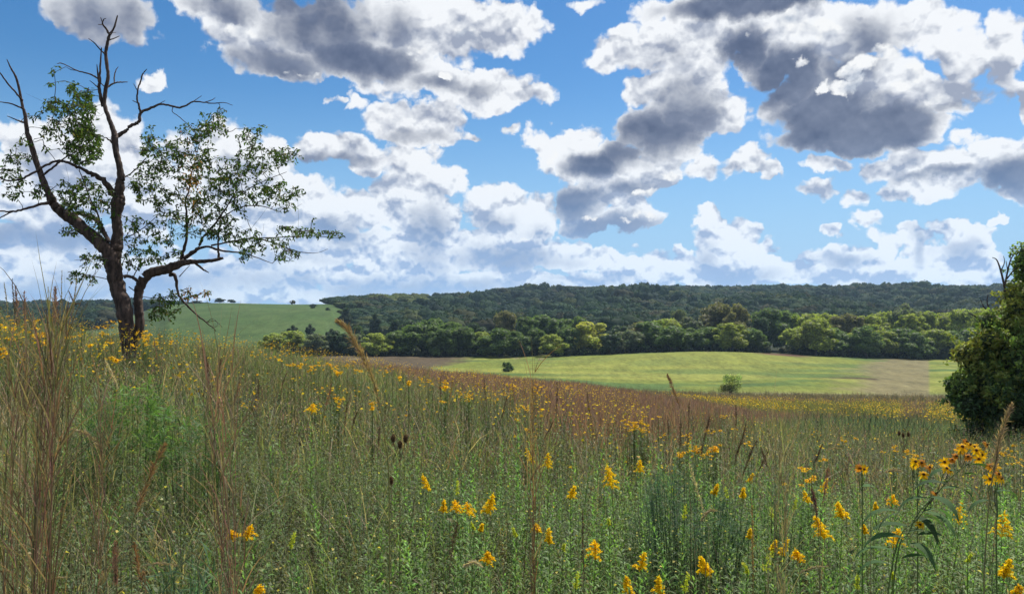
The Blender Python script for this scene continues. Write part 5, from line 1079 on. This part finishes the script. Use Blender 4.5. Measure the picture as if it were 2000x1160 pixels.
for px, row, sp, nh in DAISY[:-1]:
    hgt = 1.05 if row < 760 else (.95 if row < 830 else .85)
    o = clump_plant(px, row, sp, int(nh * 1.35 + .4), (.032 if px < 420 else .026) if row < 760 else .018, hgt)
    size = 'single or paired' if nh < 3 else ('small clump of' if nh < 7 else 'dense clump of')
    z_ = ('left of the big trunk' if px < 240 else 'right of the big trunk' if px < 400 else 'on the left slope' if px < 620 else 'below the bowed plume' if px < 800 else 'before the red slope' if px < 1180 else 'among the dark stalks' if px < 1500 else 'below the yellow band' if px < 1850 else 'at the right edge')
    di.setdefault((size, z_), []).append((px, o, size))
for (s_, z_), it in di.items():
    n = len(it)
    label_row(it, 'yellow daisies', z_, 'flowers', 'clumps of small yellow daisies')
# the orange sunflowers at the right, on leaning stems with long dark leaves
def sunflower(Y, stem, heads, leaves, lab):
    g = at(stem[0][0], stem[0][1], Y); root = empty('sunflower', (g[0], Y, hpt(g[0], Y))); R0 = np.array(root.location)
    sp = spline([np.array([0, 0, 0.])] + [at(a_, b_, Y) - R0 for a_, b_ in stem[1:]], 5); st = Acc(); tubes(st, sp[None], np.linspace(.0034, .0018, len(sp))[None], (.15, .19, .07), 6)
    hs = []; nr = []
    for hx, hy, dy in heads:
        p = at(hx, hy, Y + dy) - R0; k = np.argmin(np.linalg.norm(sp - (p + (0, 0, -.12)), axis=1)); q = spline([sp[k], (sp[k] + p) / 2 + (0, .02, -.03), p + (0, .015, -.012)], 3)
        tubes(st, q[None], np.full((1, len(q)), .0018), (.12, .13, .05), 4); hs.append(p); nr.append((U(-.6, .6), -U(.35, 1.1), U(.2, .9)))
    st.obj('stem', M_VEG, root); n = len(hs)
    if n:
        k = rng.permutation(n); a_, b_ = k[:max(1, n * 2 // 3)], k[max(1, n * 2 // 3):]
        hs, nr = np.array(hs), np.array(nr)
        place_heads(SUNS, hs[a_], nr[a_], .021, root, True); place_heads(FADED, hs[b_], nr[b_], .018, root, True)
    for lx, ly, an, L_ in leaves:
        p = at(lx, ly, Y + U(-.08, .08)) - R0; lv = Acc()
        ribbons(lv, p[None], np.array([an]), np.array([.35]), L_, .034, 1.7, 7, vary((.060, .110, .040), 1), 'leaf', U(-.5, .5, 1)); lv.obj('leaf', M_PLUME, root)
    tag(root, lab, 'sunflower', 'orange sunflowers on the right')
SL = lambda pts_: [(x_, y_, a_, l_) for x_, y_, a_, l_ in pts_]
sunflower(3.3, [(1700,1140),(1745,1090),(1795,1010),(1850,940),(1890,905)], [(1891,891,0),(1860,897,.05),(1849,914,-.05),(1856,918,.06),(1907,879,0),(1875,880,.1),(1895,868,.1),(1888,862,.1),(1912,896,.05),(1928,868,.1),(1868,890,.12),(1880,872,.08),(1904,872,.05),(1918,888,.1),(1845,902,.1)],
 SL([(1850,945,-1.2,.16),(1838,955,1.5,.18),(1820,975,-1.5,.17),(1800,1000,1.3,.20),(1790,1005,-1.6,.20),(1772,1040,1.4,.19),(1765,1050,-1.4,.20),(1750,1075,1.5,.18),(1885,910,1.5,.16),(1870,920,-1.4,.15),(1835,940,2.4,.2),(1812,970,2.9,.2),(1785,1010,3.1,.22),(1880,925,2.8,.22)]),
 'largest cluster of orange sunflowers with long dark leaves, right foreground')
sunflower(3.3, [(1712,1165),(1750,1100),(1775,1040),(1795,1000),(1826,968)], [(1827,963,0),(1797,1024,.03)],
 SL([(1760,1000,-1.5,.2),(1775,1010,1.5,.2),(1780,1030,-1.2,.22),(1790,1045,1.5,.2),(1745,1075,-1.3,.2),(1760,1090,1.4,.22),(1800,1000,2.8,.2),(1735,1100,-1.5,.15),(1775,1060,3,.2)]), 'leafy sunflower with one orange head below the largest cluster')
sunflower(2.7, [(1950,1160),(1946,1080),(1948,1000),(1945,950)], [(1934,935,0),(1951,925,.05),(1935,910,.05),(1955,933,.1),(1943,912,.1)],
 SL([(1945,960,1.5,.1),(1948,980,-1.5,.12)]), 'few orange sunflowers right beside the tall brown grass stalk')
sunflower(3.4, [(1790,1050),(1792,980),(1790,920)], [(1788,901,0),(1800,903,.02),(1816,912,.05),(1804,926,.05),(1785,908,.1)], SL([(1790,940,1.4,.1)]), 'small cluster of paler sunflowers left of the largest orange cluster')
sunflower(3.6, [(1682,1030),(1684,960),(1682,930)], [(1680,914,0),(1688,916,.05)], SL([(1684,950,1.4,.1)]), 'low pair of orange sunflowers standing far left of the main cluster')

# the dark feathery mound right of the middle and the fresh green clumps on the left
def mound(px0, px1, row0, row1, Y, nst, col, lab, Lf=.05, Wf=.0035, nl=70, cat='leafy clump'):
    c = at((px0 + px1) / 2, row1, Y); root = empty('leafy_clump', (c[0], Y, hpt(c[0], Y))); R0 = np.array(root.location); hw = (px1 - px0) / 2 * Y / F
    th = U(0, 6.28, nst); rr = np.sqrt(U(0, 1, nst)); ex = hw * rr * np.cos(th); ey = hw * .8 * rr * np.sin(th)
    top = at(px0, row0, Y)[2] - R0[2]; ez = top * (1 - .35 * rr ** 2) * U(.85, 1.05, nst)
    ex, ey = ex * 1.15, ey * 1.15
    q = np.stack([np.stack([ex * .85, ey * .85, ez * 0], -1), np.stack([ex * .9, ey * .9, ez * .5], -1), np.stack([ex, ey, ez * .85], -1), np.stack([ex * 1.08, ey * 1.08, ez], -1)], 1)
    st = Acc(); tubes(st, q, np.tile([.003, .0025, .0018, .001], (nst, 1)), vary(np.array(col) * .8, nst), 3); st.obj('stems', M_VEG, root)
    n = nst * nl; i = np.repeat(np.arange(nst), nl); t = U(.35, 1, n) * 3; j = np.minimum(t.astype(int), 2); f_ = (t - j)[:, None]; pos = q[i, j] * (1 - f_) + q[i, j + 1] * f_
    lv = Acc(); ribbons(lv, pos + rng.normal(0, .012, (n, 3)), U(0, 6.28, n), np.radians(U(-10, 75, n)), Lf * U(.6, 1.4, n), Wf, U(-.2, 1.1, n), 2, vary(vary(col, nst, .15)[i], n, .15, .03), 'leaf', U(-1, 1, n)); lv.obj('foliage', M_VEG, root)
    tag(root, lab, cat); return root
mound(1235, 1445, 920, 1000, 4.6, 64, (.066, .125, .064), 'dark feathery green mound right of the middle, behind the front goldenrods', .055, .0035, 80)
mound(1430, 1570, 908, 960, 5.2, 26, (.090, .145, .062), 'softer grey green feathery mound just right of the dark feathery one', .055, .0038, 70)
mound(190, 345, 736, 820, 6.5, 40, (.105, .190, .050), 'bright green leafy clump in the meadow below the foot of the big trunk', .10, .010, 42)
mound(320, 450, 760, 850, 5.6, 28, (.090, .155, .048), 'green leafy clump right of the brightest clump below the big tree', .10, .009, 38)
mound(140, 245, 775, 860, 5.8, 20, (.085, .140, .048), 'deep green grassy clump left of the brightest clump below the big tree', .14, .007, 34)
mound(310, 430, 1025, 1140, 2.7, 14, (.075, .130, .060), 'blue green tuft of soft leaves at the bottom, left foreground', .13, .0055, 34)
HAZE = 0.00012
# ------------------------------------------------------------------ air
hz = Acc(); hx_, z0_, z1_ = 4200.0, -120.0, 90.0
hz.add(np.array([(-hx_, -hx_, z0_), (hx_, -hx_, z0_), (hx_, hx_, z0_), (-hx_, hx_, z0_), (-hx_, -hx_, z1_), (hx_, -hx_, z1_), (hx_, hx_, z1_), (-hx_, hx_, z1_)]),
       np.array([(0, 3, 2, 1), (4, 5, 6, 7), (0, 1, 5, 4), (1, 2, 6, 5), (2, 3, 7, 6), (3, 0, 4, 7)]), (1, 1, 1))
hm = bpy.data.materials.new('haze'); hm.use_nodes = True; t = NT(hm.node_tree); t.n.clear()
pv = t.node('ShaderNodeVolumePrincipled'); pv.inputs['Color'].default_value = (.55, .78, 1.0, 1); pv.inputs['Density'].default_value = HAZE
pv.inputs['Anisotropy'].default_value = 0.3
o_ = t.node('ShaderNodeOutputMaterial'); t.l.new(pv.outputs[0], o_.inputs['Volume'])
tag(hz.obj('haze', hm), kind='stuff')
